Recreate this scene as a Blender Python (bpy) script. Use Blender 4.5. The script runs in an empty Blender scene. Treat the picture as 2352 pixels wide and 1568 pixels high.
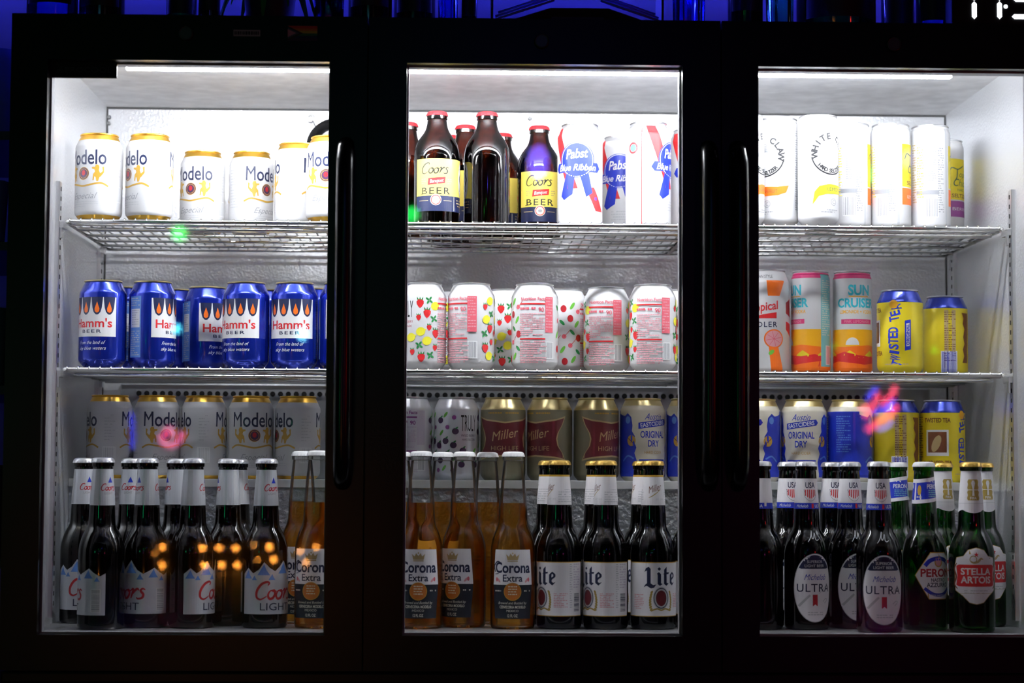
import bpy, bmesh, math, random
from mathutils import Vector, Matrix, geometry
random.seed(7)
PI = math.pi
sc = bpy.context.scene
COL = sc.collection

# ------------------------------------------------------------------ camera
FPX, W, H = 4800.0, 2352, 1568
CAM = Vector((0.0, -2.79, 0.30))
def cam_basis(psi, th, rho):
    f = Vector((math.sin(psi)*math.cos(th), math.cos(psi)*math.cos(th), math.sin(th)))
    r = Vector((math.cos(psi), -math.sin(psi), 0))
    u = r.cross(f)
    r2 = r*math.cos(rho) + u*math.sin(rho)
    return r2, r2.cross(f), f
def px_of(p, B):
    d = Vector(p) - CAM
    z = d.dot(B[2])
    return W/2 + FPX*d.dot(B[0])/z, H/2 - FPX*d.dot(B[1])/z
PSI, TH, RHO = 0.028, 0.0637, 0.0050
for _ in range(20):                       # the horizon-normal direction lands at pixel (1042, 1090)
    B = cam_basis(PSI, TH, RHO)
    a, b = px_of(CAM + Vector((0, 1, 0)), B)
    PSI += (a-1042)/FPX; TH += -(b-1090)/FPX
B = cam_basis(PSI, TH, RHO)
cam = bpy.data.cameras.new('camera'); camo = bpy.data.objects.new('camera', cam); COL.objects.link(camo)
M = Matrix((B[0], B[1], -B[2])).transposed().to_4x4(); M.translation = CAM
camo.matrix_world = M
cam.sensor_width = 36.0; cam.lens = FPX/W*36.0
cam.dof.use_dof = True; cam.dof.focus_distance = 2.95; cam.dof.aperture_fstop = 4.0
cam.clip_start = 0.05
sc.camera = camo

def at(px, py, y):
    "point where the sight line of a pixel meets the plane at depth y"
    d = B[2]*FPX + B[0]*(px-W/2) + B[1]*(H/2-py)
    t = (y-CAM.y)/d.y
    return CAM + d*t

# ------------------------------------------------------------------ world, exposure
w = bpy.data.worlds.new('world'); sc.world = w; w.use_nodes = True
w.node_tree.nodes['Background'].inputs[0].default_value = (0.10, 0.10, 0.25, 1)
w.node_tree.nodes['Background'].inputs[1].default_value = 0.010
sc.view_settings.view_transform = 'Standard'; sc.view_settings.look = 'None'
sc.view_settings.exposure = 0.0; sc.view_settings.gamma = 1.0
sc.cycles.transparent_max_bounces = 32
sc.cycles.max_bounces = 14; sc.cycles.glossy_bounces = 6; sc.cycles.transmission_bounces = 12
sc.cycles.diffuse_bounces = 5
LED_STRENGTH = 135.0

# ------------------------------------------------------------------ materials
MATS = {}
def mat(name, col=(0.5, 0.5, 0.5), rough=0.45, metal=0.0, coat=0.0, emit=None, es=0.0, spec=0.5):
    if name in MATS: return MATS[name]
    m = bpy.data.materials.new(name); m.use_nodes = True
    b = m.node_tree.nodes['Principled BSDF']
    b.inputs['Base Color'].default_value = (*col, 1)
    b.inputs['Roughness'].default_value = rough
    b.inputs['Metallic'].default_value = metal
    b.inputs['Coat Weight'].default_value = coat
    b.inputs['Coat Roughness'].default_value = 0.08
    b.inputs['Specular IOR Level'].default_value = spec
    if emit:
        b.inputs['Emission Color'].default_value = (*emit, 1); b.inputs['Emission Strength'].default_value = es
    MATS[name] = m
    return m
def bumpy(m, scale, strength, dist=0.001, detail=3, stretch=None, colvar=None):
    nt = m.node_tree; b = nt.nodes['Principled BSDF']
    tc = nt.nodes.new('ShaderNodeTexCoord'); no = nt.nodes.new('ShaderNodeTexNoise'); bu = nt.nodes.new('ShaderNodeBump')
    no.inputs['Scale'].default_value = scale; no.inputs['Detail'].default_value = detail
    src = tc.outputs['Object']
    if stretch:
        mp = nt.nodes.new('ShaderNodeMapping'); mp.inputs['Scale'].default_value = stretch
        nt.links.new(src, mp.inputs['Vector']); src = mp.outputs['Vector']
    nt.links.new(src, no.inputs['Vector'])
    nt.links.new(no.outputs['Fac'], bu.inputs['Height'])
    bu.inputs['Strength'].default_value = strength; bu.inputs['Distance'].default_value = dist
    nt.links.new(bu.outputs['Normal'], b.inputs['Normal'])
    if colvar:
        rp = nt.nodes.new('ShaderNodeValToRGB')
        rp.color_ramp.elements[0].position = 0.35; rp.color_ramp.elements[1].position = 0.65
        rp.color_ramp.elements[0].color = (*colvar[0], 1); rp.color_ramp.elements[1].color = (*colvar[1], 1)
        nt.links.new(no.outputs['Fac'], rp.inputs['Fac']); nt.links.new(rp.outputs['Color'], b.inputs['Base Color'])
    return m
def glass(name, tint, rough=0.03, gloss=1.0, ior=1.5, sheen=0.0):
    "thin glass: tinted see-through plus a mirror-like coat that follows the Fresnel law"
    m = bpy.data.materials.new(name); m.use_nodes = True; nt = m.node_tree; nt.nodes.clear()
    o = nt.nodes.new('ShaderNodeOutputMaterial'); mx = nt.nodes.new('ShaderNodeMixShader')
    t = nt.nodes.new('ShaderNodeBsdfTransparent'); g = nt.nodes.new('ShaderNodeBsdfGlossy'); f = nt.nodes.new('ShaderNodeFresnel')
    t.inputs[0].default_value = (*tint, 1); g.inputs['Color'].default_value = (gloss, gloss, gloss, 1)
    g.inputs['Roughness'].default_value = rough; f.inputs[0].default_value = ior
    nt.links.new(f.outputs[0], mx.inputs[0]); nt.links.new(t.outputs[0], mx.inputs[1]); nt.links.new(g.outputs[0], mx.inputs[2])
    if sheen:      # a second, rougher gloss lobe added to broaden the bottle highlights
        g2 = nt.nodes.new('ShaderNodeBsdfGlossy'); g2.inputs['Roughness'].default_value = 0.22; g2.inputs['Color'].default_value = (gloss, gloss, gloss, 1)
        m2 = nt.nodes.new('ShaderNodeMixShader'); m2.inputs[0].default_value = sheen
        nt.links.new(g.outputs[0], m2.inputs[1]); nt.links.new(g2.outputs[0], m2.inputs[2]); nt.links.new(m2.outputs[0], mx.inputs[2])
    nt.links.new(mx.outputs[0], o.inputs[0]); MATS[name] = m
    return m

black = mat('black enamel', (0.004, 0.004, 0.005), 0.28, spec=0.35)
blackm = mat('black matte plastic', (0.005, 0.005, 0.006), 0.55, spec=0.3)
handlem = mat('glossy black handle plastic', (0.004, 0.004, 0.005), 0.22, spec=0.4)
liner = bumpy(mat('stucco aluminium', (0.80, 0.81, 0.83), 0.36, 0.75), 260, 0.55, 0.0012, 2)
linerc = bumpy(mat('smooth galvanised ceiling', (0.75, 0.75, 0.76), 0.46, 0.25), 34, 0.25, 0.001, 5, colvar=((0.68, 0.68, 0.69), (0.84, 0.84, 0.85)))
floorm = bumpy(mat('worn steel floor', (0.45, 0.45, 0.46), 0.3, 0.8), 90, 0.15, 0.001)
stepm = bumpy(mat('embossed step metal', (0.58, 0.60, 0.62), 0.34, 0.8), 150, 0.9, 0.003, 2)
trimm = mat('pale metal trim', (0.62, 0.63, 0.62), 0.4, 0.3)
chrome = mat('zinc plated wire', (0.80, 0.80, 0.78), 0.18, 1.0)
alu = mat('bare aluminium', (0.75, 0.75, 0.76), 0.30, 1.0)
gold = mat('gold lacquered metal', (0.85, 0.50, 0.08), 0.28, 0.9)
paleg = mat('pale gold metal', (0.72, 0.60, 0.30), 0.30, 0.9)
silver = mat('silver cap metal', (0.78, 0.79, 0.82), 0.30, 0.8)
white = mat('white print', (0.80, 0.80, 0.80), 0.42, coat=0.3)
whitec = mat('white can lacquer', (0.64, 0.64, 0.65), 0.38, coat=0.2)
paperw = mat('white paper label', (0.82, 0.80, 0.82), 0.5)
doorglass = glass('door glass', (0.93, 0.94, 0.95), rough=0.02)
C = dict(
 ink=(0.008, 0.012, 0.022), burnt=(0.50, 0.15, 0.02),
 navy=(0.010, 0.016, 0.06), black=(0.012, 0.012, 0.014), red=(0.62, 0.018, 0.022), dred=(0.42, 0.012, 0.02), pink=(0.70, 0.12, 0.16),
 blue=(0.010, 0.03, 0.42), sky=(0.10, 0.24, 0.62), yellow=(0.76, 0.60, 0.015), byellow=(0.90, 0.72, 0.12), orange=(0.86, 0.16, 0.01),
 amber=(0.86, 0.42, 0.01), green=(0.015, 0.22, 0.05), lime=(0.14, 0.46, 0.05), grey=(0.30, 0.31, 0.33), lgrey=(0.50, 0.51, 0.53),
 gold=(0.52, 0.30, 0.035), cyan=(0.03, 0.46, 0.56), magenta=(0.62, 0.03, 0.16), purple=(0.26, 0.05, 0.24), cream=(0.70, 0.66, 0.54),
 rose=(0.72, 0.32, 0.36), dgreen=(0.015, 0.07, 0.05), brown=(0.16, 0.05, 0.015), tan=(0.48, 0.36, 0.17), lemon=(0.82, 0.76, 0.04),
 plum=(0.055, 0.02, 0.07), teal=(0.20, 0.52, 0.54), maroon=(0.13, 0.012, 0.018), fgold=(0.40, 0.28, 0.06), lilac=(0.56, 0.5, 0.6))
def ink(k):
    if k == 'white': return white
    if k == 'paper': return paperw
    if k == 'silver': return mat('silver foil print', (0.66, 0.68, 0.72), 0.38, 0.45)
    if k == 'goldfoil': return gold
    if k == 'hblue': return mat('metallic blue lacquer', (0.008, 0.026, 0.38), 0.20, 0.6, coat=0.5)
    return mat(k + ' ink', C[k], 0.42, coat=0.15)

# ------------------------------------------------------------------ mesh helpers
def link(name, me, parent=None, mats=()):
    for m in mats: me.materials.append(m)
    o = bpy.data.objects.new(name, me); COL.objects.link(o)
    if parent is not None: o.parent = parent
    return o
def obj(name, bm, mats, parent=None, smooth=False, loc=None):
    me = bpy.data.meshes.new(name); bm.to_mesh(me); bm.free()
    if smooth:
        for p in me.polygons: p.use_smooth = True
        if smooth != 'all':
            try: me.set_sharp_from_angle(angle=0.6)
            except Exception: pass
    if not isinstance(mats, (list, tuple)): mats = [mats]
    o = link(name, me, parent, mats)
    if loc is not None: o.location = loc
    return o
def empty(name, loc=(0, 0, 0), parent=None):
    o = bpy.data.objects.new(name, None); o.empty_display_size = 0.02; COL.objects.link(o); o.location = loc
    if parent is not None: o.parent = parent
    return o
def tag(o, label=None, cat=None, group=None, kind=None):
    if label: o['label'] = label
    if cat: o['category'] = cat
    if group: o['group'] = group
    if kind: o['kind'] = kind
    return o
def box(bm, x0, x1, y0, y1, z0, z1, mi=0, bev=0.0):
    r = bmesh.ops.create_cube(bm, size=1)
    for v in r['verts']:
        v.co = Vector(((x0+x1)/2 + v.co.x*(x1-x0), (y0+y1)/2 + v.co.y*(y1-y0), (z0+z1)/2 + v.co.z*(z1-z0)))
    fs = list({f for v in r['verts'] for f in v.link_faces})
    for f in fs: f.material_index = mi
    if bev > 0:
        es = list({e for v in r['verts'] for e in v.link_edges})
        rr = bmesh.ops.bevel(bm, geom=es, offset=bev, segments=2, affect='EDGES', profile=0.6)
        for f in rr['faces']: f.material_index = mi
def boxes(name, lst, m, parent=None, bev=0.0):
    bm = bmesh.new()
    for b in lst: box(bm, *b, bev=bev)
    return obj(name, bm, m, parent)
def tube(bm, pts, r, n=8, mi=0, closed=False, caps=True):
    pts = [Vector(p) for p in pts]; rings = []
    N = len(pts); up = None
    for i, p in enumerate(pts):
        if closed: t = (pts[(i+1) % N] - pts[i-1])
        else: t = pts[min(i+1, N-1)] - pts[max(i-1, 0)]
        t.normalize()
        if up is None: up = t.orthogonal().normalized()
        up = (up - t*up.dot(t)).normalized(); s = t.cross(up)
        rr = r[i] if isinstance(r, (list, tuple)) else r
        rings.append([bm.verts.new(p + (up*math.cos(2*PI*k/n) + s*math.sin(2*PI*k/n))*rr) for k in range(n)])
    for i in range(N if closed else N-1):
        A, Bq = rings[i], rings[(i+1) % N]
        for k in range(n):
            f = bm.faces.new((A[k], A[(k+1) % n], Bq[(k+1) % n], Bq[k])); f.material_index = mi; f.smooth = True
    if caps and not closed:
        bm.faces.new(rings[0][::-1]).material_index = mi; bm.faces.new(rings[-1]).material_index = mi
def crv(pts, k=6):
    "smooth curve through 2D or 3D points"
    P = [Vector(p) for p in pts]; out = []
    for i in range(len(P)-1):
        a = P[max(i-1, 0)]; b = P[i]; c = P[i+1]; d = P[min(i+2, len(P)-1)]
        for j in range(k):
            t = j/k
            out.append(0.5*((2*b) + (c-a)*t + (2*a-5*b+4*c-d)*t*t + (3*b-a-3*c+d)*t**3))
    out.append(P[-1]); return out
def lathe(name, prof, mats, parent=None, n=56, segmat=None, flute=None, closed_top=False):
    "prof: list of (r, z) in millimetres from the bottom up; segmat: material index for each stretch"
    bm = bmesh.new(); rings = []
    for i, (r, z) in enumerate(prof):
        ring = []
        for k in range(n):
            a = 2*PI*k/n; rr = r
            if flute and i in flute: rr = r + flute[i]*(1 if k % 2 else -1)
            ring.append(bm.verts.new((rr*math.sin(a)/1000, -rr*math.cos(a)/1000, z/1000)))
        rings.append(ring)
    for i in range(len(rings)-1):
        for k in range(n):
            f = bm.faces.new((rings[i][k], rings[i][(k+1) % n], rings[i+1][(k+1) % n], rings[i+1][k]))
            f.material_index = segmat[i] if segmat else 0
    f = bm.faces.new(rings[0][::-1]); f.material_index = segmat[0] if segmat else 0
    if closed_top: f = bm.faces.new(rings[-1]); f.material_index = segmat[-1] if segmat else 0
    bmesh.ops.recalc_face_normals(bm, faces=bm.faces)
    return obj(name, bm, mats, parent, smooth=True)

# ------------------------------------------------------------------ printed art wrapped on cans and bottles
_TXT = {}
def text_tris(s, bold=0.0, shear=0.0, track=1.0):
    key = (s, bold, shear, track)
    if key in _TXT: return _TXT[key]
    cu = bpy.data.curves.new('t', 'FONT'); cu.body = s; cu.size = 1.0; cu.offset = bold; cu.shear = shear
    cu.space_character = track; cu.resolution_u = 3; cu.align_x = 'CENTER'
    o = bpy.data.objects.new('t', cu); COL.objects.link(o)
    dg = bpy.context.evaluated_depsgraph_get(); dg.update()
    me = bpy.data.meshes.new_from_object(o.evaluated_get(dg))
    me.calc_loop_triangles()
    V = [(v.co.x, v.co.y) for v in me.vertices]
    T = [tuple(V[i] for i in t.vertices) for t in me.loop_triangles]
    bpy.data.objects.remove(o); bpy.data.curves.remove(cu); bpy.data.meshes.remove(me)
    _TXT[key] = T
    return T
CAPH = max(p[1] for t in text_tris('H') for p in t)
class Art:
    def __init__(s, prof):
        s.prof = sorted(prof, key=lambda q: q[1]); s.R = max(r for r, z in prof); s.tris = []; s.k = 0; s.mats = []
    def mi(s, k):
        s.k += 1
        m = ink(k)
        if m not in s.mats: s.mats.append(m)
        return s.mats.index(m)
    def add(s, T, i):
        for t in T: s.tris.append((t, i, s.k))
    def poly(s, pts, k, holes=()):
        i = s.mi(k); loops = [[Vector((p[0], p[1], 0)) for p in pts]] + [[Vector((p[0], p[1], 0)) for p in h] for h in holes]
        flat = [p for l in loops for p in l]
        s.add([tuple((flat[j].x, flat[j].y) for j in t) for t in geometry.tessellate_polygon(loops)], i)
    def rect(s, u0, z0, u1, z1, k): s.poly([(u0, z0), (u1, z0), (u1, z1), (u0, z1)], k)
    def ell(s, cu, cz, ru, rz, k, n=26, rot=0, a0=0, a1=2*PI):
        P = []
        full = abs(a1-a0-2*PI) < 1e-6
        for j in range(n if full else n+1):
            a = a0 + (a1-a0)*j/n; x, y = ru*math.cos(a), rz*math.sin(a)
            P.append((cu + x*math.cos(rot)-y*math.sin(rot), cz + x*math.sin(rot)+y*math.cos(rot)))
        s.poly(P, k)
    def ring(s, cu, cz, r0, r1, k, n=30, a0=0, a1=2*PI):
        s.stroke([(cu+(r0+r1)/2*math.cos(a0+(a1-a0)*j/n), cz+(r0+r1)/2*math.sin(a0+(a1-a0)*j/n)) for j in range(n+1)], r1-r0, k)
    def stroke(s, pts, wd, k, taper=False):
        i = s.mi(k); P = [Vector((p[0], p[1])) for p in pts]; L, R_ = [], []
        n = len(P)
        for j, p in enumerate(P):
            t = P[min(j+1, n-1)] - P[max(j-1, 0)]
            if t.length < 1e-9: t = Vector((1, 0))
            t.normalize(); q = Vector((-t.y, t.x))
            w_ = wd/2*((0.35+0.65*math.sin(PI*(j+0.5)/n)) if taper else 1)
            L.append(p+q*w_); R_.append(p-q*w_)
        T = []
        for j in range(n-1):
            T.append((tuple(R_[j]), tuple(R_[j+1]), tuple(L[j+1]))); T.append((tuple(R_[j]), tuple(L[j+1]), tuple(L[j])))
        s.add(T, i)
    def text(s, txt, cu, cz, h, k, sx=1.0, bold=0.0, shear=0.0, rot=0.0, track=1.0, fit=None, arc=None):
        i = s.mi(k); T = text_tris(txt, bold, shear, track); q = h/CAPH
        if fit:
            xs = [p[0] for t in T for p in t]; sx = fit/((max(xs)-min(xs))*q); mid = (max(xs)+min(xs))/2
        else: mid = 0
        c, sn = math.cos(rot), math.sin(rot); out = []
        for t in T:
            tt = []
            for x, y in t:
                x = (x-mid)*q*sx; y = y*q - h/2
                if arc: y += -x*x/(2*arc)
                tt.append((cu + x*c - y*sn, cz + x*sn + y*c))
            out.append(tuple(tt))
        s.add(out, i)
    def lines(s, u0, u1, ztop, n, dz, h, k, seed=1, fill=0.9):
        "tiny illegible print: rows of short dashes"
        rn = random.Random(seed); i = s.mi(k); T = []
        for j in range(n):
            z = ztop - j*dz; u = u0; end = u0 + (u1-u0)*(1 if rn.random() < 0.6 else rn.uniform(0.5, 0.95))
            while u < end:
                l = rn.uniform(1.2, 4.5); e = min(u+l, end)
                if rn.random() < fill: T += [((u, z), (e, z), (e, z+h)), ((u, z), (e, z+h), (u, z+h))]
                u = e + 0.7
        s.add(T, i)
    def barcode(s, u0, z0, u1, z1, seed=3, k='black', vert=True, bg='white'):
        if bg: s.rect(u0-1.2, z0-1.2, u1+1.2, z1+1.2, bg)
        rn = random.Random(seed); i = s.mi(k); T = []; a, b = (u0, u1) if vert else (z0, z1); x = a
        while x < b:
            l = rn.choice((0.4, 0.4, 0.8, 1.2)); e = min(x+l, b)
            r = [(x, z0), (e, z0), (e, z1), (x, z1)] if vert else [(u0, x), (u1, x), (u1, e), (u0, e)]
            T += [(r[0], r[1], r[2]), (r[0], r[2], r[3])]; x = e + rn.choice((0.4, 0.5, 0.9))
        s.add(T, i)
    def rad(s, z):
        P = s.prof
        for (r0, z0), (r1, z1) in zip(P, P[1:]):
            if z0 <= z <= z1: return r0 if z1 == z0 else r0 + (r1-r0)*(z-z0)/(z1-z0)
        return P[0][0] if z < P[0][1] else P[-1][0]
    def build(s, name, parent, R=None, thick=0.15):
        R = R or s.R; bm = bmesh.new()
        for t, i, k in s.tris:
            vs = [bm.verts.new((p[0], k*1e-3, p[1])) for p in t]
            ar = (t[1][0]-t[0][0])*(t[2][1]-t[0][1]) - (t[1][1]-t[0][1])*(t[2][0]-t[0][0])
            if abs(ar) < 1e-7:
                for v in vs: bm.verts.remove(v)
                continue
            f = bm.faces.new(vs if ar > 0 else vs[::-1]); f.material_index = i
        us = [v.co.x for v in bm.verts]; zs = [v.co.z for v in bm.verts]
        step = 3.2; a = math.ceil(min(us)/step)
        def cut(co, no):
            bmesh.ops.bisect_plane(bm, geom=bm.verts[:] + bm.edges[:] + bm.faces[:], dist=1e-5, plane_co=co, plane_no=no)
        while a*step < max(us): cut((a*step, 0, 0), (1, 0, 0)); a += 1
        for r, z in s.prof:
            if min(zs) < z < max(zs): cut((0, 0, z), (0, 0, 1))
        for v in bm.verts:
            u, k, z = v.co.x, v.co.y*1e3, v.co.z
            r = s.rad(z) + thick + 0.004*k; an = u/R
            v.co = Vector((r*math.sin(an)/1000, -r*math.cos(an)/1000, z/1000))
        return obj(name, bm, s.mats, parent)

# ------------------------------------------------------------------ profiles (millimetres)
def can_prof(r, h, sh, rim=26.0):
    "body of a drink can, bottom up"
    return [(r-9.5, 1.5), (r-8.5, 0.0), (r-7.0, 1.0), (r-3.5, 5.0), (r-0.8, 8.5), (r, 12), (r, h-sh), (r-0.6, h-sh+2.5), (r-2.2, h-sh+5.5),
            (rim+1.2 if r > 30 else rim+0.8, h-5.5), (rim-0.2, h-3.0), (rim, h-2.2)]
P12 = can_prof(33, 122, 19); P16 = can_prof(33, 157, 20); PSL = can_prof(28.7, 156, 12)
def make_can(kind, prof, h, bodym, lidm, bands=None, art=None):
    """bands: [(z0, z1, material)] painted rings"""
    root = empty(kind)
    P = list(prof); ms = [bodym]; 
    if bands:
        for z0, z1, m in bands:
            for zz in (z0, z1):
                a = Art(P)
                if all(abs(zz-z) > 1e-3 for r, z in P) and zz > 2: P.append((a.rad(zz), zz))
        P = P[:1] + sorted(P[1:], key=lambda q: q[1])
        for b in bands:
            if b[2] not in ms: ms.append(b[2])
    seg = []
    for (r0, z0), (r1, z1) in zip(P, P[1:]):
        zm = (z0+z1)/2; i = 0
        for b in bands or ():
            if b[0] <= zm <= b[1]: i = ms.index(b[2])
        seg.append(i)
    lathe('body', P, ms, root, segmat=seg)
    rim = P[-1][0]
    lid = lathe('lid', [(rim-0.1, h-2.6), (rim+0.9, h-1.8), (rim+0.9, h-0.6), (rim+0.2, h), (rim-1.2, h-0.2), (rim-2.4, h-5.6), (rim-3.6, h-6.0), (rim-4.6, h-4.2), (0.5, h-4.2)],
                [lidm], root, n=40, closed_top=True)
    bm = bmesh.new()
    tube(bm, [((9*math.cos(a)*0.7)/1000, (-2+9*math.sin(a))/1000, (h-3.2)/1000) for a in [2*PI*j/14 for j in range(14)]], 0.0011, 6, closed=True)
    box(bm, -0.004, 0.004, -0.006, 0.001, (h-3.7)/1000, (h-2.8)/1000)
    obj('pull_tab', bm, alu, lid, smooth=True)
    if art:
        A = Art(prof); art(A); A.build('printed_label', root)
    return root
def crown_cap(parent, z, r, m, mark=None):
    n = 42
    P = [(r+0.9, z-1.0), (r+1.5, z-0.6), (r+0.8, z+2.6), (r-0.2, z+4.6), (r-2.2, z+5.6), (r*0.5, z+6.0), (0.5, z+6.0)]
    return lathe('cap', P, [m], parent, n=n, flute={0: 0.5, 1: 0.5, 2: 0.25}, closed_top=True)
LN = [(24, 2.5), (26, 0.2), (28.5, 0.6), (30.3, 3.5), (30.5, 8), (30.5, 98), (30.2, 104), (29.3, 110), (27.8, 115.5), (26.0, 120.8), (24.2, 125.2), (22.0, 129.4), (19.9, 132.6), (18.5, 136.2), (17.8, 141), (17.4, 148), (17.0, 157), (16.5, 165),
      (16.2, 173), (14.0, 202), (13.2, 212), (13.0, 214), (14.4, 215), (14.6, 219.5), (13.3, 220.5), (13.0, 223)]
CO = [(23, 2.5), (26, 0.2), (28.5, 0.6), (30.0, 3.5), (30.2, 8), (30.2, 100), (30.0, 107), (29.0, 114), (27.3, 121), (25.2, 127.5), (22.8, 133), (20.8, 138), (19.6, 144), (19.0, 152), (18.3, 172),
      (16.4, 196), (13.6, 222), (13.0, 225), (14.5, 226), (14.6, 230), (13.3, 231), (13.0, 234)]
ST = [(25, 2.5), (27, 0.2), (31, 0.8), (32.8, 4), (33, 8), (33, 100), (32.7, 107), (31.6, 114), (29.4, 121), (26.2, 127), (22.4, 132.5), (18.8, 137.5), (16.2, 143), (14.7, 149),
      (14.0, 154), (13.6, 156), (14.9, 157), (15.0, 161.5), (13.6, 162.5), (13.3, 165)]
brown_glass = glass('brown bottle glass', (0.075, 0.022, 0.006), 0.05, sheen=0.16)
brown_warm = glass('warm brown stubby glass', (0.17, 0.052, 0.014), 0.05)
black_glass = glass('near black bottle glass', (0.040, 0.018, 0.012), 0.05, sheen=0.16)
green_glass = glass('green bottle glass', (0.05, 0.30, 0.03), 0.05, sheen=0.16)
clear_glass = glass('clear bottle glass', (0.95, 0.96, 0.95), 0.05, ior=1.32, sheen=0.14)
def liquid(name, col):
    m = bpy.data.materials.new(name); m.use_nodes = True; b = m.node_tree.nodes['Principled BSDF']
    b.inputs['Base Color'].default_value = (*col, 1); b.inputs['Transmission Weight'].default_value = 0.84
    b.inputs['IOR'].default_value = 1.33; b.inputs['Roughness'].default_value = 0.04
    MATS[name] = m; return m
amber_beer = liquid('golden lager', (0.95, 0.42, 0.04))
def make_bottle(kind, prof, gm, capm, neck=None, body=None, liq=None, extra=None):
    root = empty(kind)
    lathe('glass_bottle', prof, [gm], root, n=56)
    if liq:
        lv, lm = liq; P = [(r-2.0, max(z, 4.0)) for r, z in prof if z < lv and z >= 3]
        rr = Art(prof).rad(lv)-2.0
        lathe('beer', P + [(rr, lv), (0.5, lv)], [lm], root, n=48, closed_top=True)
    ztop = prof[-1][1]
    crown_cap(root, ztop-2.5, prof[-1][0]+0.9, capm)
    if neck:
        A = Art(prof); neck(A); A.build('neck_label', root, R=16.0)
    if body:
        A = Art(prof); body(A); A.build('body_label', root, thick=0.3)
    if extra: extra(root)
    return root

# ------------------------------------------------------------------ artwork of each drink
def script_word(A, word, cu, cz, h, k, wd):
    "brush lettering for the words Coors and Miller"
    G = {'C': ([(7, 8.4), (7.6, 10), (5.6, 10.6), (2.6, 9), (0.6, 5), (1.2, 1), (4, -0.4), (7.4, 1.6)], 7.6),
         'o': ([(3.4, 5.6), (1.2, 4.6), (0.6, 2), (2, 0), (4, 0.6), (5, 3), (4, 5.4), (3.2, 4.6), (5.8, 4.8)], 5.4),
         'r': ([(0.2, 4.6), (1.6, 6), (2.2, 5), (1.6, 2), (1.3, 0)], 1.4), 'q': ([(1.0, 2.8), (2.2, 5.2), (3.6, 6), (4.6, 5)], 4.2),
         's': ([(4.4, 5.4), (2.6, 6.2), (1.6, 4.8), (3.6, 2.6), (3.2, 0.4), (0.6, -0.2), (-0.4, 0.8)], 5)}
    xs = 0; strokes = []
    for ch in word:
        for c in (('r', 'q') if ch == 'r' else (ch,)):
            P, adv = G[c]
            strokes.append([(xs+x+0.18*y, y) for x, y in P]); xs += adv
    q = h/10.0; off = xs/2
    for st in strokes:
        A.stroke([((x-off)*q+cu, (y-5)*q+cz) for x, y in [tuple(v) for v in crv(st, 5)]], wd, k, taper=True)
def lion(A, cu, cz, h, d):
    "small heraldic lion on its hind legs, facing the shield"
    q = h/20
    P = [(-1, -10), (2, -10), (3, -5), (5, -4), (6, -9), (8, -9), (7, -1), (4, 2), (5, 5), (9, 6), (9, 8), (4, 8), (3, 11), (-1, 11), (-3, 8), (-2, 4), (-4, 0), (-8, 3), (-7, 8), (-10, 9), (-10, 1), (-5, -4), (-3, -5)]
    A.poly([(cu + d*x*q*0.8, cz + y*q) for x, y in P], 'gold')
def modelo(A):
    for o in (0, 103.67):
        A.text('M', o-26, 87.5, 21, 'navy', fit=14); A.stroke([(o-32.2, 77), (o-31, 98)], 2.2, 'navy'); A.stroke([(o-21, 98), (o-19.8, 77)], 2.2, 'navy'); A.text('odelo', o+8, 87, 20, 'navy', bold=0.012, fit=50)
        lion(A, o-21, 64, 22, 1); lion(A, o+21, 64, 22, -1)
        A.ell(o, 64, 9, 9, 'gold'); A.ell(o, 64, 8.3, 8.3, 'plum'); A.ell(o, 65, 3.0, 3.8, 'dred'); A.ring(o, 64, 6.2, 6.9, 'gold', 20)
        A.stroke(crv([(o-36, 46), (o-26, 50.5), (o-12, 48.5), (o, 46.5), (o+12, 48.5), (o+26, 50.5), (o+36, 46)], 5), 2.4, 'gold')
        A.text('Especial', o, 33, 8.5, 'grey', shear=0.45, fit=42)
        A.lines(o-22, o+22, 24, 3, 3.2, 1.0, 'lgrey', 4)
    A.lines(45, 60, 92, 9, 4.4, 1.2, 'lgrey', 5); A.barcode(44, 26, 60, 46, 4, k='lgrey'); A.lines(-62, -45, 92, 14, 4.2, 1.2, 'lgrey', 6)
def hamms(A):
    A.poly([(-36, 42), (36, 42), (36, 97), (-36, 97)], 'white')
    for g in range(4):
        u = (g-1.5)*17.2
        L = [(u-8.2, 97.3), (u-7.6, 90), (u-6.6, 82), (u-4.8, 76), (u-2, 73), (u, 72.4)]
        A.poly(L + [(2*u-x, z) for x, z in L[::-1][1:]], 'navy')
        F = [(u, 91), (u-1.2, 87), (u-3.4, 81), (u-3.0, 77), (u, 75)]
        A.poly(F + [(2*u-x, z) for x, z in F[::-1][1:-1]], 'orange')
    A.text("Hamm's", 0, 61, 11.5, 'red', bold=0.02, fit=60)
    A.text('BEER', 0, 49.5, 4.2, 'navy', bold=0.02, fit=30, track=1.3)
    A.text('From the land of', 0, 34, 4.6, 'white', shear=0.4, fit=42); A.text('sky blue waters', 0, 26, 4.6, 'white', shear=0.4, fit=44)
    A.rect(-72, 14, -51, 100, 'sky'); A.lines(-70, -53, 96, 4, 3.2, 1.4, 'lgrey', 3); A.rect(-70, 56, -53, 82, 'white'); A.lines(-68, -55, 79, 7, 3.2, 1.4, 'lgrey', 13); A.lines(-70, -53, 50, 12, 3, 1.2, 'lgrey', 8)
    A.barcode(64, 30, 80, 60, 5)
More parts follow.
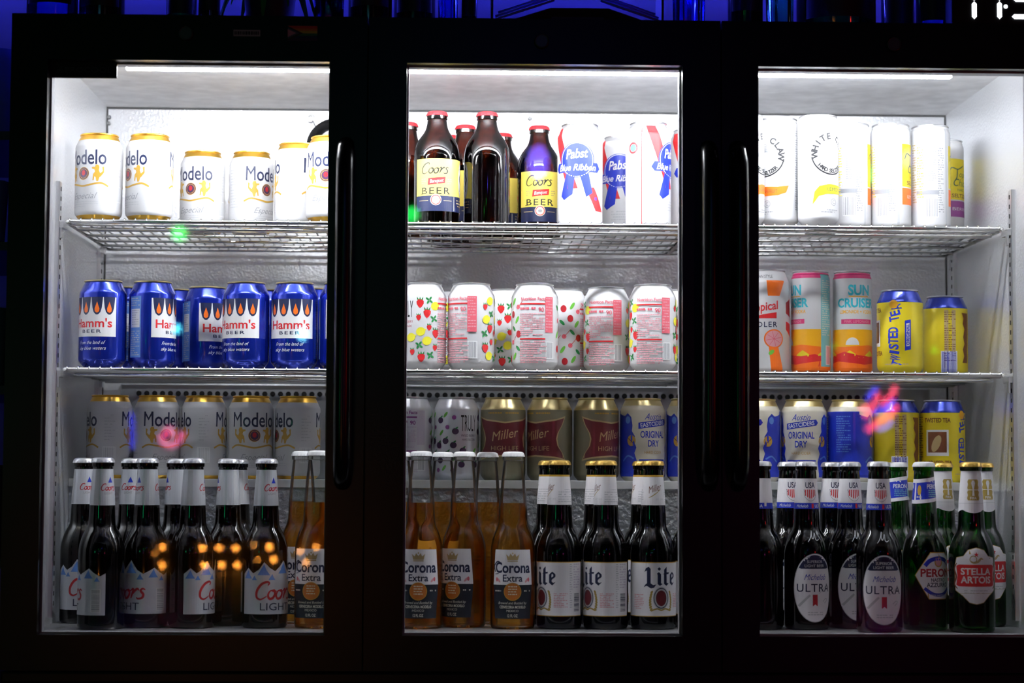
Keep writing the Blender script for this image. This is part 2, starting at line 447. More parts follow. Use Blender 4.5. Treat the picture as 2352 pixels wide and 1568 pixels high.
def strawberry(A, u, z, s, rot=0, c='red'):
    A.poly([(u-4.2*s, z+1.5*s), (u-3.6*s, z-1.5*s), (u-1.5*s, z-4.6*s), (u, z-5.6*s), (u+1.8*s, z-4.4*s), (u+4*s, z-1*s), (u+4.2*s, z+2*s), (u+2.2*s, z+4*s), (u-2*s, z+4*s)], c)
    for d in (-1, 0, 1): A.poly([(u+d*2.2*s-1.1*s, z+3.6*s), (u+d*2.2*s+1.1*s, z+3.6*s), (u+d*3.6*s, z+7*s)], 'green')
def leafx(A, u, z, s, k='green'):
    for j in range(4):
        a = PI/4 + j*PI/2 + 0.2; A.ell(u+math.cos(a)*3.4*s, z+math.sin(a)*3.4*s, 3.0*s, 1.5*s, k, 10, rot=a)
def fruity(kind):
    def f(A):
        rn = random.Random(11 if kind == 'berry' else 5)
        A.rect(-11, 88, 13, 90, 'black') if False else None
        A.text('TRULY', 0, 84, 23, 'black', fit=26)
        A.text({'straw': 'STRAWBERRY', 'berry': 'WILD BERRY', 'lime': 'CHERRY LIME'}[kind], 0, 66, 3.4, 'dred' if kind != 'berry' else 'plum', fit=26)
        A.text({'straw': 'LEMONADE', 'berry': 'HARD SELTZER', 'lime': 'HARD SELTZER'}[kind], 0, 60, 3.0, 'dred' if kind != 'berry' else 'plum', fit=22)
        for sgn, so in ((1, 0), (-1, 0), (-1, 28), (-1, 50)):
            for j, (u, z) in enumerate([(23, 92), (36, 96), (45, 88), (21, 72), (33, 78), (43, 70), (24, 52), (36, 58), (46, 50), (22, 33), (33, 39), (45, 30), (25, 16), (38, 19), (10, 44), (12, 24)]):
                if so and u < (24 if so == 28 else 24) or (so == 28 and u > 44): continue
                U = sgn*(u + (so if so != 28 else 24)); t = (j + (0 if sgn > 0 else 1)) % 4
                if kind == 'straw':
                    if t == 0: strawberry(A, U, z, 1.25)
                    elif t == 1: leafx(A, U, z, 0.95)
                    elif t == 2: A.ell(U, z, 6.6, 6.0, 'lemon', 18, rot=0.4); A.poly([(U+5, z+1), (U+8.5, z+2.6), (U+5.5, z+4)], 'lemon')
                    else: strawberry(A, U, z, 0.85)
                elif kind == 'lime':
                    if t == 0: A.ell(U, z, 4.4, 5.2, 'dred', 14)
                    elif t == 1: A.ell(U, z, 6, 2.4, 'lime', 14, rot=1.0)
                    elif t == 2: A.ell(U, z, 3.4, 3.4, 'pink', 12); A.stroke([(U, z), (U+5, z+5), (U+9, z+10)], 0.7, 'red')
                    else: A.ell(U, z, 5, 2.2, 'green', 14, rot=-0.8)
                else:
                    if t in (0, 3): A.ell(U, z, 5.0, 4.6, 'plum', 14); A.ell(U+2, z+5, 2.6, 1.1, 'green', 8, rot=0.6)
                    elif t == 1: A.ell(U, z, 3.2, 3.2, 'purple', 12)
                    else: A.ell(U, z, 5, 2.0, 'lime', 12, rot=0.9)
        k = 'rose' if kind != 'berry' else 'lilac'; kk = 'pink' if kind != 'berry' else 'purple'
        for o in (94,):     # nutrition panel round the back
            u0 = o-45; u1 = o-6
            A.rect(o-8, 52, o+5, 102, 'pink' if kind != 'berry' else 'lilac'); A.lines(o-7, o+4, 99, 12, 4, 1.4, k, 7)
            A.text('Nutrition Facts', (u0+u1)/2, 99, 4.4, kk, bold=0.02, fit=36)
            A.rect(u0, 91, u1-2, 93, 'red' if kind != 'berry' else 'purple'); A.text('90', u1-8, 84, 5.6, kk, bold=0.02); A.lines(u0, u1-16, 84, 1, 3, 3.0, kk, 3)
            A.lines(u0, u1-3, 77, 11, 2.9, 1.5, k, 9); A.rect(u0, 42, u1-2, 44, 'red' if kind != 'berry' else 'purple')
            A.lines(u0, u1, 38, 10, 3.2, 1.7, k, 10); A.barcode(o-6, 16, o+5, 38, 6, k='grey')
    return f
def highlife(A):
    P = [(-44, 92), (-30, 88), (0, 84), (30, 88), (44, 92), (40, 82), (33, 70), (31, 62), (33, 52), (40, 42), (44, 33), (30, 36), (0, 38.5), (-30, 36), (-44, 33), (-40, 42), (-33, 52), (-31, 62), (-33, 70), (-40, 82)]
    A.poly([(x*1.06, 62+(z-62)*1.1) for x, z in P], 'tan'); A.poly(P, 'maroon')
    A.text('Miller', 0, 68, 13, 'tan', shear=0.35, rot=0.18, fit=42); A.text('HIGH LIFE', 0, 48, 6.5, 'tan', fit=42)
    A.lines(-26, 26, 98, 1, 3, 2, 'gold', 2)
def eastcider(A):
    A.text('Austin', 0, 95, 9, 'blue', shear=0.5, fit=28)
    A.poly([(-23, 77), (23, 83), (26, 87), (23, 92), (-23, 86)], 'blue'); A.text('EASTCIDERS', 0, 84.5, 5.8, 'white', bold=0.02, rot=0.13, fit=40)
    A.text('ORIGINAL', 0, 69, 9.5, 'blue', bold=0.02, fit=40); A.text('DRY', 0, 56, 9, 'blue', bold=0.02, fit=18)
    A.text('HARD CIDER', 0, 43, 4, 'gold', fit=28); A.rect(-22, 16, 22, 33, 'blue') 
    A.lines(-20, 20, 29, 4, 3.6, 1.8, 'cream', 3)
    for s in (1, -1):        # blue figures carrying golden casks between the panels
        P = [(28, 8), (25, 30), (29, 42), (26, 50), (30, 60), (28, 66), (33, 74), (32, 82), (34, 94), (40, 100), (46, 96), (52, 97), (62, 100), (62, 8)]
        A.poly([(s*x, z) for x, z in P], 'blue'); A.ell(s*34, 60, 7, 8, 'gold', 16); A.stroke([(s*29, 55), (s*40, 64)], 1.2, 'brown'); A.ell(s*40, 90, 4.4, 5.4, 'sky', 14)
        A.stroke(crv([(s*30, 34), (s*40, 38), (s*50, 30)], 4), 2.4, 'sky')
    A.rect(60, 6, 147, 104, 'blue'); A.lines(72, 92, 96, 24, 3.4, 1.4, 'lgrey', 12); A.lines(112, 134, 96, 16, 3.4, 1.4, 'sky', 13)
def pbr(A):
    A.poly([(-46, 150), (-30, 150), (2, 60), (-14, 60)], 'red'); A.poly([(12, 62), (27, 62), (46, 28), (30, 28)], 'red'); A.ell(30, 46, 3, 3, 'blue', 5)
    A.ell(0, 102, 27, 26, 'blue', 36); A.ring(0, 102, 24, 25, 'white', 40)
    A.text('Pabst', 0, 111, 13, 'white', shear=0.3, bold=0.02, fit=34, rot=0.06)
    A.poly([(-33, 84), (33, 84), (38, 90), (33, 98), (-33, 98), (-38, 90)], 'blue'); A.text('Blue Ribbon', 0, 91, 9, 'white', shear=0.3, bold=0.02, fit=60)
    A.poly([(-16, 82), (-2, 82), (-6, 52), (-20, 44), (-26, 50)], 'blue'); A.poly([(4, 82), (18, 82), (24, 54), (14, 48)], 'blue')
    A.lines(-12, 14, 40, 4, 4, 1.6, 'lgrey', 4); A.stroke([(-52, 6), (-52, 146)], 1.2, 'red'); A.stroke([(54, 6), (54, 146)], 1.2, 'red'); A.stroke([(98, 6), (98, 146)], 1.0, 'red')
    A.ring(76, 132, 6, 7, 'grey', 16); A.text('P', 76, 132, 6, 'grey'); A.barcode(66, 34, 86, 58, 8, k='lgrey', bg=None); A.lines(64, 90, 74, 4, 3.5, 1.4, 'lgrey', 5)
    A.ring(-66, 118, 5.6, 8.4, 'red', 18); A.ell(-66, 118, 5.2, 5.2, 'sky', 14)
def arc_text(A, s, cu, cz, r, h, a0, a1, k, out=True):
    for j, ch in enumerate(s):
        if ch == ' ': continue
        a = a0 + (a1-a0)*j/(len(s)-1)
        A.text(ch, cu+r*math.cos(a), cz+r*math.sin(a), h, k, bold=0.045, rot=a-PI/2 if out else a+PI/2)
def claw(col, name):
    def f(A):
        arc_text(A, 'WHITE CLAW', 0, 100, 25, 8.2, PI*1.02, -0.02*PI, 'black')
        arc_text(A, 'HARD SELTZER', 0, 100, 24, 5.2, PI*1.25, PI*1.75, 'black', out=False)
        A.ring(0, 100, 27.9, 29.9, 'black', 26, PI*1.05, PI*1.95)
        for j in range(9): A.stroke(crv([(-17+j*1.2, 92+j*0.6), (-14+j*1.9, 108-j*0.2), (-2+j*1.9, 117-j*2.2), (12, 112-j*3.6)], 5), 0.8, 'grey')
        A.poly([(-24, 33), (-19, 40), (-8, 43), (20, 44), (32, 48), (36, 58), (20, 56), (-4, 57), (-18, 54), (-25, 46), (-28, 28)], col)
        A.text(name, 6, 50, 5, 'dgreen', fit=26); A.ring(4, 32, 4.4, 5.2, 'grey', 18); A.text('C', 4, 32, 5, 'grey')
        A.lines(-16, 22, 20, 2, 3, 1.4, 'grey', 5); A.lines(48, 60, 136, 36, 3.2, 1.6, 'grey', 6); A.lines(66, 76, 136, 22, 3.2, 1.2, 'lgrey', 7)
        A.barcode(-72, 24, -58, 52, 4, k='grey', bg=None)
    return f
def topo(band):
    def f(A):
        A.rect(-27, 64, 27, 126, 'yellow'); A.rect(-27, 38, 27, 62, band)
        A.stroke(crv([(-22, 104), (-18, 112), (-8, 110), (-2, 112), (6, 116)], 5), 1.6, 'dgreen'); A.stroke(crv([(-8, 110), (-9, 98), (-13, 92)], 5), 1.8, 'dgreen')
        A.text('opo', 6, 103, 9, 'dgreen', shear=0.3, fit=20); A.text('Chico', 2, 90, 11, 'dgreen', shear=0.3, fit=34)
        A.text('HARD', 0, 79, 4, 'dgreen', fit=16); A.text('SELTZER', 0, 70, 5.4, 'brown', bold=0.02, fit=36)
        A.text('LEMON LIME' if band == 'orange' else 'BERRY', 0, 50, 4.5, 'white', fit=34)
        A.lines(36, 52, 130, 18, 3.4, 1.5, 'byellow', 4); A.lines(-62, -50, 122, 16, 3.2, 1.2, 'grey', 9); A.rect(-78, 62, -62, 74, 'white')
        A.text('8.2', -70, 66, 5, 'lgrey'); A.rect(-80, 54, -46, 60, 'grey'); A.barcode(-66, 22, -48, 48, 4, k='grey'); A.lines(-48, -38, 120, 28, 3.4, 1.4, 'grey', 2)
        A.lines(-89, -80, 126, 24, 3.6, 1.8, 'tan', 3); A.lines(-79, -68, 122, 20, 3.8, 1.6, 'byellow', 33); A.lines(56, 74, 96, 20, 3.2, 1.2, 'byellow', 8)
        A.rect(-35, 4, -31.5, 150, 'lgrey')
    return f
def radler(A):
    A.text('ITALIAN STYLE', 0, 146, 4.4, 'black', fit=34)
    for sgn, cs in ((1, ('orange', 'dred', 'red')), (-1, ('orange', 'dred', 'red'))):
        A.poly([(sgn*9, 117), (sgn*27, 117), (sgn*36, 140), (sgn*7, 140)], cs[0]); A.poly([(sgn*40, 92), (sgn*62, 84), (sgn*62, 118), (sgn*40, 108)], cs[1]); A.poly([(sgn*40, 68), (sgn*62, 52), (sgn*62, 76), (sgn*40, 80)], cs[2])
        A.poly([(sgn*14, 4), (sgn*34, 4), (sgn*24, 44), (sgn*10, 44)], 'orange')
    A.text('Tropical', 0, 101, 12, 'red', bold=0.02, shear=0.15, rot=0.12, fit=50)
    A.poly([(-22, 84), (22, 84), (22, 93), (2, 90)], 'red'); A.text('RADLER', 0, 75, 7.5, 'navy', bold=0.01, fit=46, track=1.2)
    A.ell(18, 54, 15, 14, 'orange', 28); A.ell(18, 54, 13, 12, 'rose', 26)
    for j in range(8): A.stroke([(18, 54), (18+12*math.cos(j*PI/4+.2), 54+11*math.sin(j*PI/4+.2))], 0.7, 'pink')
    A.ell(14, 34, 5, 3, 'lime', 12, rot=0.7); A.lines(-16, 0, 52, 2, 4, 1.6, 'lgrey', 5)
def suncruiser(A):
    A.rect(-90.1, 44, 90.1, 69, 'amber'); A.rect(-90.1, 26, 90.1, 44, 'amber')
    A.poly([(-90, 44), (-60, 46), (-20, 43), (20, 46), (60, 42), (90, 45), (90, 26), (-90, 26)], 'orange')
    for u in (-78, -45, -12, 22, 55, 84): A.poly([(u-14, 27), (u-8, 33), (u, 38), (u+8, 33), (u+14, 27)], 'yellow')
    A.poly([(-90, 6), (90, 6), (90, 29), (60, 27), (40, 32), (20, 29), (0, 31), (-20, 36), (-40, 31), (-60, 27), (-90, 30)], 'red')
    A.poly([(-90, 6), (90, 6), (90, 20), (50, 22), (10, 17), (-30, 22), (-60, 18), (-90, 21)], 'orange')
    A.ell(-8, 46, 10, 11, 'white', 20, a0=0, a1=PI)
    A.text('SUN', 3, 127, 14, 'cyan', bold=0.035, fit=34); A.stroke([(-13, 117.5), (18, 117.5)], 1.2, 'amber'); A.text('CRUISER', 0, 108, 12.5, 'cyan', bold=0.035, fit=62)
    A.text('LEMONADE + VODKA', 0, 95, 5, 'amber', bold=0.02, fit=54); A.rect(-25, 77, 25, 84, 'magenta'); A.text('PINK LEMONADE', 0, 80.5, 3.6, 'rose', fit=40)
    A.rect(50, 14, 72, 150, 'teal'); A.lines(52, 70, 140, 26, 3.2, 1.4, 'cream', 4); A.barcode(60, 18, 70, 44, 4, k='pink')
def twisted(A):
    n = 11; s = 'TWISTED TEA'
    for j, ch in enumerate(s):
        if ch == ' ': continue
        t = j/(n-1)*2-1; A.text(ch, -4 - 5*(1-t*t), 55+t*40, 13.5, 'blue', bold=0.03, fit=(4 if ch == 'I' else 7.6), rot=PI/2 + t*0.30)
    A.poly([(8, 33), (17, 35), (17, 78), (8, 76)], 'blue'); A.poly([(10, 39), (15, 40), (15, 73), (10, 72)], 'cream'); A.text('ORIGINAL', 12.5, 56, 3.8, 'blue', rot=PI/2, bold=0.04, fit=30)
    for j in range(16): A.ell(-8, 100, 7, 1.2, 'amber', 8, rot=j*PI/16)
    A.lines(-22, 16, 13, 1, 3, 1.6, 'tan', 2); A.rect(66, 14, 72, 100, 'tan'); A.rect(77, 30, 83, 100, 'tan'); A.lines(66, 83, 96, 22, 3.4, 1.2, 'brown', 3)
    A.barcode(62, 6, 84, 38, 6, k='blue')
    P = [(94, 96), (98, 88), (96, 80), (100, 72), (97, 60), (100, 50), (96, 42), (99, 32), (95, 22), (108, 22), (110, 96)]
    A.poly(P, 'brown')
    A.rect(-66, 40, -32, 78, 'white'); A.rect(-63, 45, -35, 75, 'brown'); A.ell(-50, 58, 6, 13, 'tan', 14, rot=-0.4)
    A.text('TWISTED TEA', -49, 92, 6, 'brown', bold=0.03, fit=40); A.text('HARD ICED TEA', -49, 30, 6, 'brown', bold=0.03, fit=44)
    A.lines(-90, -74, 96, 22, 3.4, 1.4, 'brown', 9)
# bottles
def clight_neck(A):
    A.poly([(-50.2, 163), (50.2, 163), (50.2, 211), (-50.2, 211)], 'silver')
    for u in (-24, 24): A.rect(u-5, 164, u+3, 210, 'lgrey')
    for u in (0, 50*0.8):
        script_word(A, 'Coors', u, 187, 8, 'dred', 1.4); A.poly([(u-1, 193), (u+3, 201), (u+7, 193)], 'blue'); A.text('LIGHT', u, 179, 3, 'grey', fit=12)
def clight(A):
    top = [(65, 74), (58, 70), (50, 74), (43, 80), (36, 76), (28, 72), (20, 77), (11, 90), (4, 82), (-3, 76), (-10, 80), (-18, 88), (-25, 78), (-33, 73), (-41, 80), (-50, 72)]
    A.poly([(-50, 19), (65, 19)] + top, 'silver')
    for u, z, sz in ((11, 79, 9), (-18, 77, 9), (42, 72, 7), (-41, 71, 7), (24, 68, 5), (-7, 68, 5), (54, 66, 4), (-31, 67, 4)):
        A.poly([(u-sz, z-sz*0.7), (u+sz*0.9, z-sz*0.7), (u+sz*0.4, z), (u, z+sz*0.9), (u-sz*0.5, z+sz*0.1)], 'sky')
    script_word(A, 'Coors', 0, 50, 21, 'dred', 3.4); A.text('LIGHT', 0, 29, 9.5, 'navy', fit=46)
    A.barcode(47, 24, 58, 52, 4, k='grey', vert=False)
def corona_body(A):
    A.poly([(-30, 59), (30, 59), (26, 106), (-26, 106)], 'paper')
    A.poly([(-30, 59), (30, 59), (26.5, 14), (-26.5, 14)], 'ink')
    A.poly([(-7, 92), (7, 92), (9, 100), (5, 96.5), (3, 101), (0, 97), (-3, 101), (-5, 96.5), (-9, 100)], 'tan'); A.rect(-7, 90, 7, 91.4, 'tan'); A.ell(0, 101, 1.2, 1.2, 'tan', 8)
    A.text('Corona', 0, 82, 13.5, 'navy', bold=0.028, fit=51); A.stroke(crv([(-26, 76), (-27.6, 84), (-22, 90), (-17, 88)], 4), 1.8, 'navy'); A.stroke([(-26, 73), (-20, 74)], 1, 'navy')
    A.text('Extra', 0, 68, 9, 'navy', bold=0.015, fit=27)
    for s in (1, -1): A.ell(s*20, 65, 4, 1.6, 'rose', 10, rot=s*0.8); A.ell(s*23, 66, 1.6, 3, 'pink', 10)
    A.ell(0, 50, 12, 12, 'gold', 26); A.ell(0, 50, 11.2, 11.2, 'burnt', 26); A.lines(-6, 6, 56, 4, 3.4, 1.4, 'cream', 3)
    A.lines(-26, -16, 50, 1, 3, 1.8, 'cream', 3); A.lines(16, 26, 50, 1, 3, 1.8, 'cream', 4)
    A.text('Brewed and Bottled by', 0, 35, 3.2, 'cream', shear=0.3, fit=40); A.text('CERVECERIA MODELO', 0, 29.5, 3.4, 'cream', bold=0.02, fit=36); A.text('MEXICO', 0, 24.5, 2.8, 'cream', fit=16); A.text('12 FL OZ', 0, 18, 3.6, 'cream', bold=0.02, fit=14)
    # small white back label
    A.rect(62, 26, 74, 64, 'cream'); A.lines(63, 73, 61, 10, 3.4, 1.4, 'tan', 8); A.lines(84, 112, 92, 4, 5, 3.0, 'brown', 5)
def lite_neck(A):
    A.rect(-50.2, 166, 50.2, 204, 'paper'); A.rect(-50.2, 204, 50.2, 206.5, 'gold')
    for u in (-2, 48):
        A.text('Miller', u, 189, 9, 'brown', shear=0.45, rot=0.28, fit=21); A.stroke(crv([(u-9, 176), (u-3, 179), (u+8, 187)], 4), 1.1, 'fgold', taper=True); A.text('EST 1855', u+7, 174, 2, 'lgrey')
    A.lines(14, 36, 186, 6, 3.2, 1.0, 'lgrey', 5); A.lines(-42, -20, 186, 6, 3.2, 1.0, 'lgrey', 6)
def lite(A):
    A.rect(-52, 17.4, 66, 90, 'gold'); A.rect(-52, 18.4, 66, 89, 'paper')
    A.poly([(-19, 82), (-15, 84), (-12.5, 81), (-12.5, 62), (-9, 59.5), (-5, 60.5), (-8, 56), (-12, 55), (-18, 58.5), (-22, 56.5), (-20, 60), (-17.5, 62), (-17.5, 79), (-21, 77)], 'navy')
    A.poly([(-4, 75), (-1.5, 77), (1.5, 74), (1.5, 62), (4, 61), (0, 58.5), (-3.2, 61), (-3.2, 73)], 'navy'); A.poly([(-3.4, 81), (-1, 83.5), (1.6, 81), (-1, 78.6)], 'navy')
    A.poly([(6, 75), (6, 80), (10, 84), (10, 76.5), (14, 76.5), (13, 74), (10, 74), (10, 62.5), (13.5, 61.5), (9.5, 58.5), (5.8, 61), (5.8, 74), (3.8, 74)], 'navy')
    A.poly([(15.4, 62), (15.4, 73), (20, 77), (24.4, 73.5), (24.4, 70), (19.2, 66), (19.2, 63.2), (21.5, 62), (25, 63.4), (20, 58.5)], 'navy'); A.poly([(19, 69), (21.4, 70.8), (21.2, 73), (19.6, 74), (19, 72.6)], 'paper')
    A.ell(2, 42, 11.5, 15, 'lgrey', 30); A.ell(2, 42, 10.4, 13.8, 'navy', 30); A.ell(2, 42, 9.4, 12.6, 'lgrey', 30); A.ell(2, 42, 7.6, 10.4, 'maroon', 26)
    for s in (1, -1):
        for j in range(8): A.ell(2+s*(13+2.2*math.sin(j*0.4)), 50-j*3.3, 1.5, 2.4, 'fgold', 8, rot=s*0.6)
    A.stroke(crv([(-12, 25), (-4, 28), (2, 26), (8, 28), (16, 25)], 4), 2.0, 'fgold')
    A.lines(22, 41, 47, 9, 2.2, 1.0, 'rose', 4); A.lines(44, 48, 86, 20, 3.0, 1.2, 'lgrey', 6); A.barcode(51, 24, 61, 48, 5, k='navy', vert=False); A.lines(50, 62, 86, 10, 3.4, 1.4, 'lilac', 9)
    A.lines(-38, -22, 46, 9, 2.3, 1.0, 'rose', 14)
def ultra_neck(A):
    A.rect(-50.2, 162, 50.2, 203, 'paper'); A.rect(-50.2, 162, 50.2, 170, 'blue')
    for u in (0, 50.2, -50.2):
        if abs(u) < 1 or u > 0:
            uu = 0 if abs(u) < 1 else 50
            if uu == 50: continue
        else: continue
        A.text('USA', uu, 194, 7.5, 'navy', bold=0.02, fit=15)
        for j in range(6):
            x = uu-7+j*2.8; d = 188-172.5
            zb = 175.5 + abs(j-2.5)*1.6; A.rect(x-0.75, zb, x+0.75, 188, 'red')
        A.ring(uu, 190, 9.3, 9.9, 'navy', 10, PI*1.06, PI*1.2)
        A.stroke(crv([(uu-8.8, 188), (uu-8.6, 180), (uu-5, 175), (uu, 172.6), (uu+5, 175), (uu+8.6, 180), (uu+8.8, 188)], 4), 0.6, 'grey')
    A.text('Michelob', -12, 166, 4, 'white', shear=0.4, fit=17); A.rect(1, 163, 4, 169, 'red'); A.text('ULTRA', 13, 166, 4, 'white', bold=0.02, fit=14)
    A.text('ULTRA', -36, 166, 4, 'white', fit=14)
def ultra(A):
    A.ell(0, 56.5, 29.6, 46, 'lgrey', 44); A.ell(0, 56.5, 28.6, 45, 'paper', 44)
    P = [(28.0*math.cos(a), 56.5+44*math.sin(a)) for a in [math.asin(25.5/44) + (PI-2*math.asin(25.5/44))*j/16 for j in range(17)]]
    A.poly(P, 'navy'); A.text('SUPERIOR', 0, 91.5, 3.6, 'white', fit=22); A.text('LIGHT BEER', 0, 86, 3.6, 'white', fit=28)
    A.text('Michelob', 1, 71, 7.5, 'blue', shear=0.45, fit=32); A.text('ULTRA', 0, 56.5, 10.5, 'navy', bold=0.008, fit=50, track=1.1)
    A.poly([(-3.4, 32), (0, 34.5), (3.4, 32), (3.4, 47.5), (-3.4, 47.5)], 'dred')
    A.poly([(-24, 33), (-21, 31), (-6, 46), (-8, 48)], 'lgrey'); A.stroke([(6, 49), (20, 61)], 0.8, 'lgrey'); A.stroke(crv([(12, 38), (17, 42), (20, 40), (15, 36)], 4), 1.0, 'lgrey'); A.lines(-10, 12, 23, 2, 3, 1.4, 'lgrey', 3)
def ultra_emb(root):
    A = Art(LN); 
    for P in ([(-9, 118), (-5, 124), (-2, 133), (-3, 126), (-1, 122), (3, 130), (3, 122), (6, 120), (9, 122)],):
        A.stroke(crv(P, 5), 0.9, 'lgrey')
    A.build('raised_monogram', root, thick=0.4)
def peroni_neck(A):
    def tl(u): return 2.2*math.sin(u/16)
    U = [-50+j*5 for j in range(21)]
    A.poly([(u, 172+tl(u)) for u in U] + [(u, 205+tl(u)) for u in U[::-1]], 'paper'); A.poly([(u, 177+tl(u)) for u in U] + [(u, 200+tl(u)) for u in U[::-1]], 'blue')
    A.text('PERONI', 6, 193, 5.6, 'white', bold=0.02, fit=24); A.lines(-4, 16, 187, 4, 2.6, 1.1, 'teal', 3); A.rect(18, 178, 26, 190, 'teal'); A.ell(-17, 188, 3, 7, 'gold', 12); A.lines(-21, -13, 178, 1, 3, 1.6, 'cream', 3)
    A.text('PERONI', -38, 193, 5.6, 'white', bold=0.02, fit=20)
def peroni(A):
    A.poly([(-33, 74), (-12, 105), (12, 105), (33, 74), (14, 42), (-14, 42)], 'gold'); A.poly([(-32, 74), (-11.5, 104), (11.5, 104), (32, 74), (13.5, 43), (-13.5, 43)], 'paper')
    A.stroke(crv([(-19, 87), (-12, 94), (0, 97), (12, 94), (19, 87)], 5), 5.5, 'blue'); A.ell(0, 92, 6.2, 7, 'gold', 20); A.ell(0, 92, 4.6, 5.4, 'rose', 18)
    A.text('PERONI', 0, 77.5, 10, 'dred', bold=0.03, fit=50); A.text('NASTRO', 0, 68, 4.4, 'navy', bold=0.02, fit=22); A.text('AZZURRO', 0, 61.5, 5.4, 'navy', bold=0.02, fit=34)
    A.stroke(crv([(-20, 57), (-10, 50), (0, 48), (10, 50), (20, 57)], 5), 4.4, 'blue'); A.text('birra superiore', 0, 48, 2.4, 'white', fit=22)
def stella_neck(A):
    lo = [(-50.2+j*5.02, 163 - 5*abs(math.sin((j-10)*PI/6.5+PI/2))) for j in range(21)]
    A.poly(lo + [(50.2, 214), (-50.2, 214)], 'paper')
    for u in (0, 40, -40):
        for z in (196, 182):   # the stacked golden 2 and 6
            A.poly([(u-7.5, z-7), (u+7.5, z-7), (u+8.6, z-4), (u+7.5, z), (u+8.6, z+4), (u+7, z+7), (u-7, z+7), (u-8.6, z+4), (u-7.5, z), (u-8.6, z-4)], 'fgold')
        A.stroke([(u-7.6, 189), (u+7.6, 189)], 0.9, 'paper')
        A.poly([(u-1.6, 181), (u+1.6, 181), (u+0.9, 190), (u+3, 198), (u+1.6, 201.5), (u-1.6, 201.5), (u-3, 198), (u-0.9, 190)], 'paper'); A.text('FIFA', u, 178, 3.2, 'paper', bold=0.02, fit=9)
    A.stroke([(-50.2, 171), (50.2, 171)], 0.5, 'lgrey')
def stella(A):
    P = [(-29, 56), (-30, 68), (-30, 88), (-27, 99), (-17, 101), (-11, 109), (0, 112), (11, 109), (17, 101), (27, 99), (30, 88), (30, 68), (29, 56), (18, 49), (9, 40), (0, 38), (-9, 40), (-18, 49)]
    A.poly([(x*1.03, 75+(z-75)*1.02) for x, z in P], 'fgold'); A.poly(P, 'paper')
    A.poly([(-28, 63), (-24, 61), (24, 61), (28, 63), (26, 75), (28, 88), (24, 90), (-24, 90), (-28, 88), (-26, 75)], 'red')
    A.text('STELLA', 0, 81, 8.4, 'white', bold=0.03, fit=42); A.text('ARTOIS', 0, 70, 8.4, 'white', bold=0.03, fit=42)
    A.poly([(0, 107), (0.9, 104.4), (3.2, 104.4), (1.4, 102.8), (2, 100), (0, 101.6), (-2, 100), (-1.4, 102.8), (-3.2, 104.4), (-0.9, 104.4)], 'red')
    A.stroke(crv([(-8, 95), (-4, 92.6), (2, 94), (6, 98), (9, 97)], 5), 3.2, 'tan', taper=True); A.ring(-4, 97, 4, 5, 'fgold', 14)
    for s in (1, -1): A.stroke(crv([(s*27, 92), (s*31, 84), (s*28, 74), (s*31, 64), (s*26, 58)], 5), 2.8, 'brown', taper=True)
    A.lines(-16, 16, 55, 2, 3, 1.2, 'lgrey', 4); A.stroke([(-22, 52), (22, 52)], 0.5, 'tan')
def banquet(A):
    A.rect(-34, 21, 62, 96, 'byellow'); A.rect(-34, 21, 62, 43, 'navy')
    script_word(A, 'Coors', -4, 82, 14, 'black', 1.9)
    A.poly([(-14, 58), (11, 61), (12, 70), (-13, 68)], 'red'); A.text('Banquet', -1, 64.4, 5, 'white', shear=0.3, rot=0.1, fit=20); A.lines(-24, -17, 66, 3, 3, 1.4, 'tan', 3); A.lines(15, 22, 66, 3, 3, 1.4, 'tan', 3)
    A.text('BEER', -2, 50, 9, 'black', bold=0.01, fit=42, track=1.2)
    for u in (-21, -7.6, 6.2, 19): A.rect(u-4.2, 45, u-0.2, 46, 'black'); 
    A.ell(-2, 37, 8, 8, 'cream', 22); A.ring(-2, 37, 5.8, 7.0, 'red', 22); A.ell(-2, 37, 3.2, 2.2, 'grey', 14)
    A.stroke([(-28, 36), (-13, 36)], 0.8, 'tan'); A.stroke([(9, 36), (22, 36)], 0.8, 'tan'); A.rect(26, 22, 27, 42, 'cream'); A.lines(32, 56, 37, 3, 4, 1.5, 'tan', 4)
    A.ell(47, 69, 10.5, 26, 'tan', 26); A.ell(47, 69, 9.5, 25, 'white', 26); A.stroke(crv([(44, 52), (50, 60), (43, 70), (50, 80), (46, 88)], 5), 3, 'navy', taper=True); A.ell(48, 84, 3.4, 4.6, 'grey', 12)

hbl = ink('hblue')
twy = mat('yellow tea can lacquer', C['yellow'], 0.4, 0.2, coat=0.3)
hlt = mat('tan gold can lacquer', (0.20, 0.18, 0.115), 0.4, 0.3)
crm = mat('cream can lacquer', C['cream'], 0.38, coat=0.3)
pinkm = ink('magenta'); bluem = mat('deep blue can lacquer', (0.012, 0.03, 0.34), 0.25, 0.5, coat=0.4)
redcap = mat('red cap enamel', (0.68, 0.03, 0.04), 0.32, 0.2, coat=0.5)
whitecap = mat('white cap enamel', (0.74, 0.74, 0.74), 0.35, coat=0.3)
goldcap = mat('gold cap metal', (0.78, 0.50, 0.12), 0.28, 0.85)

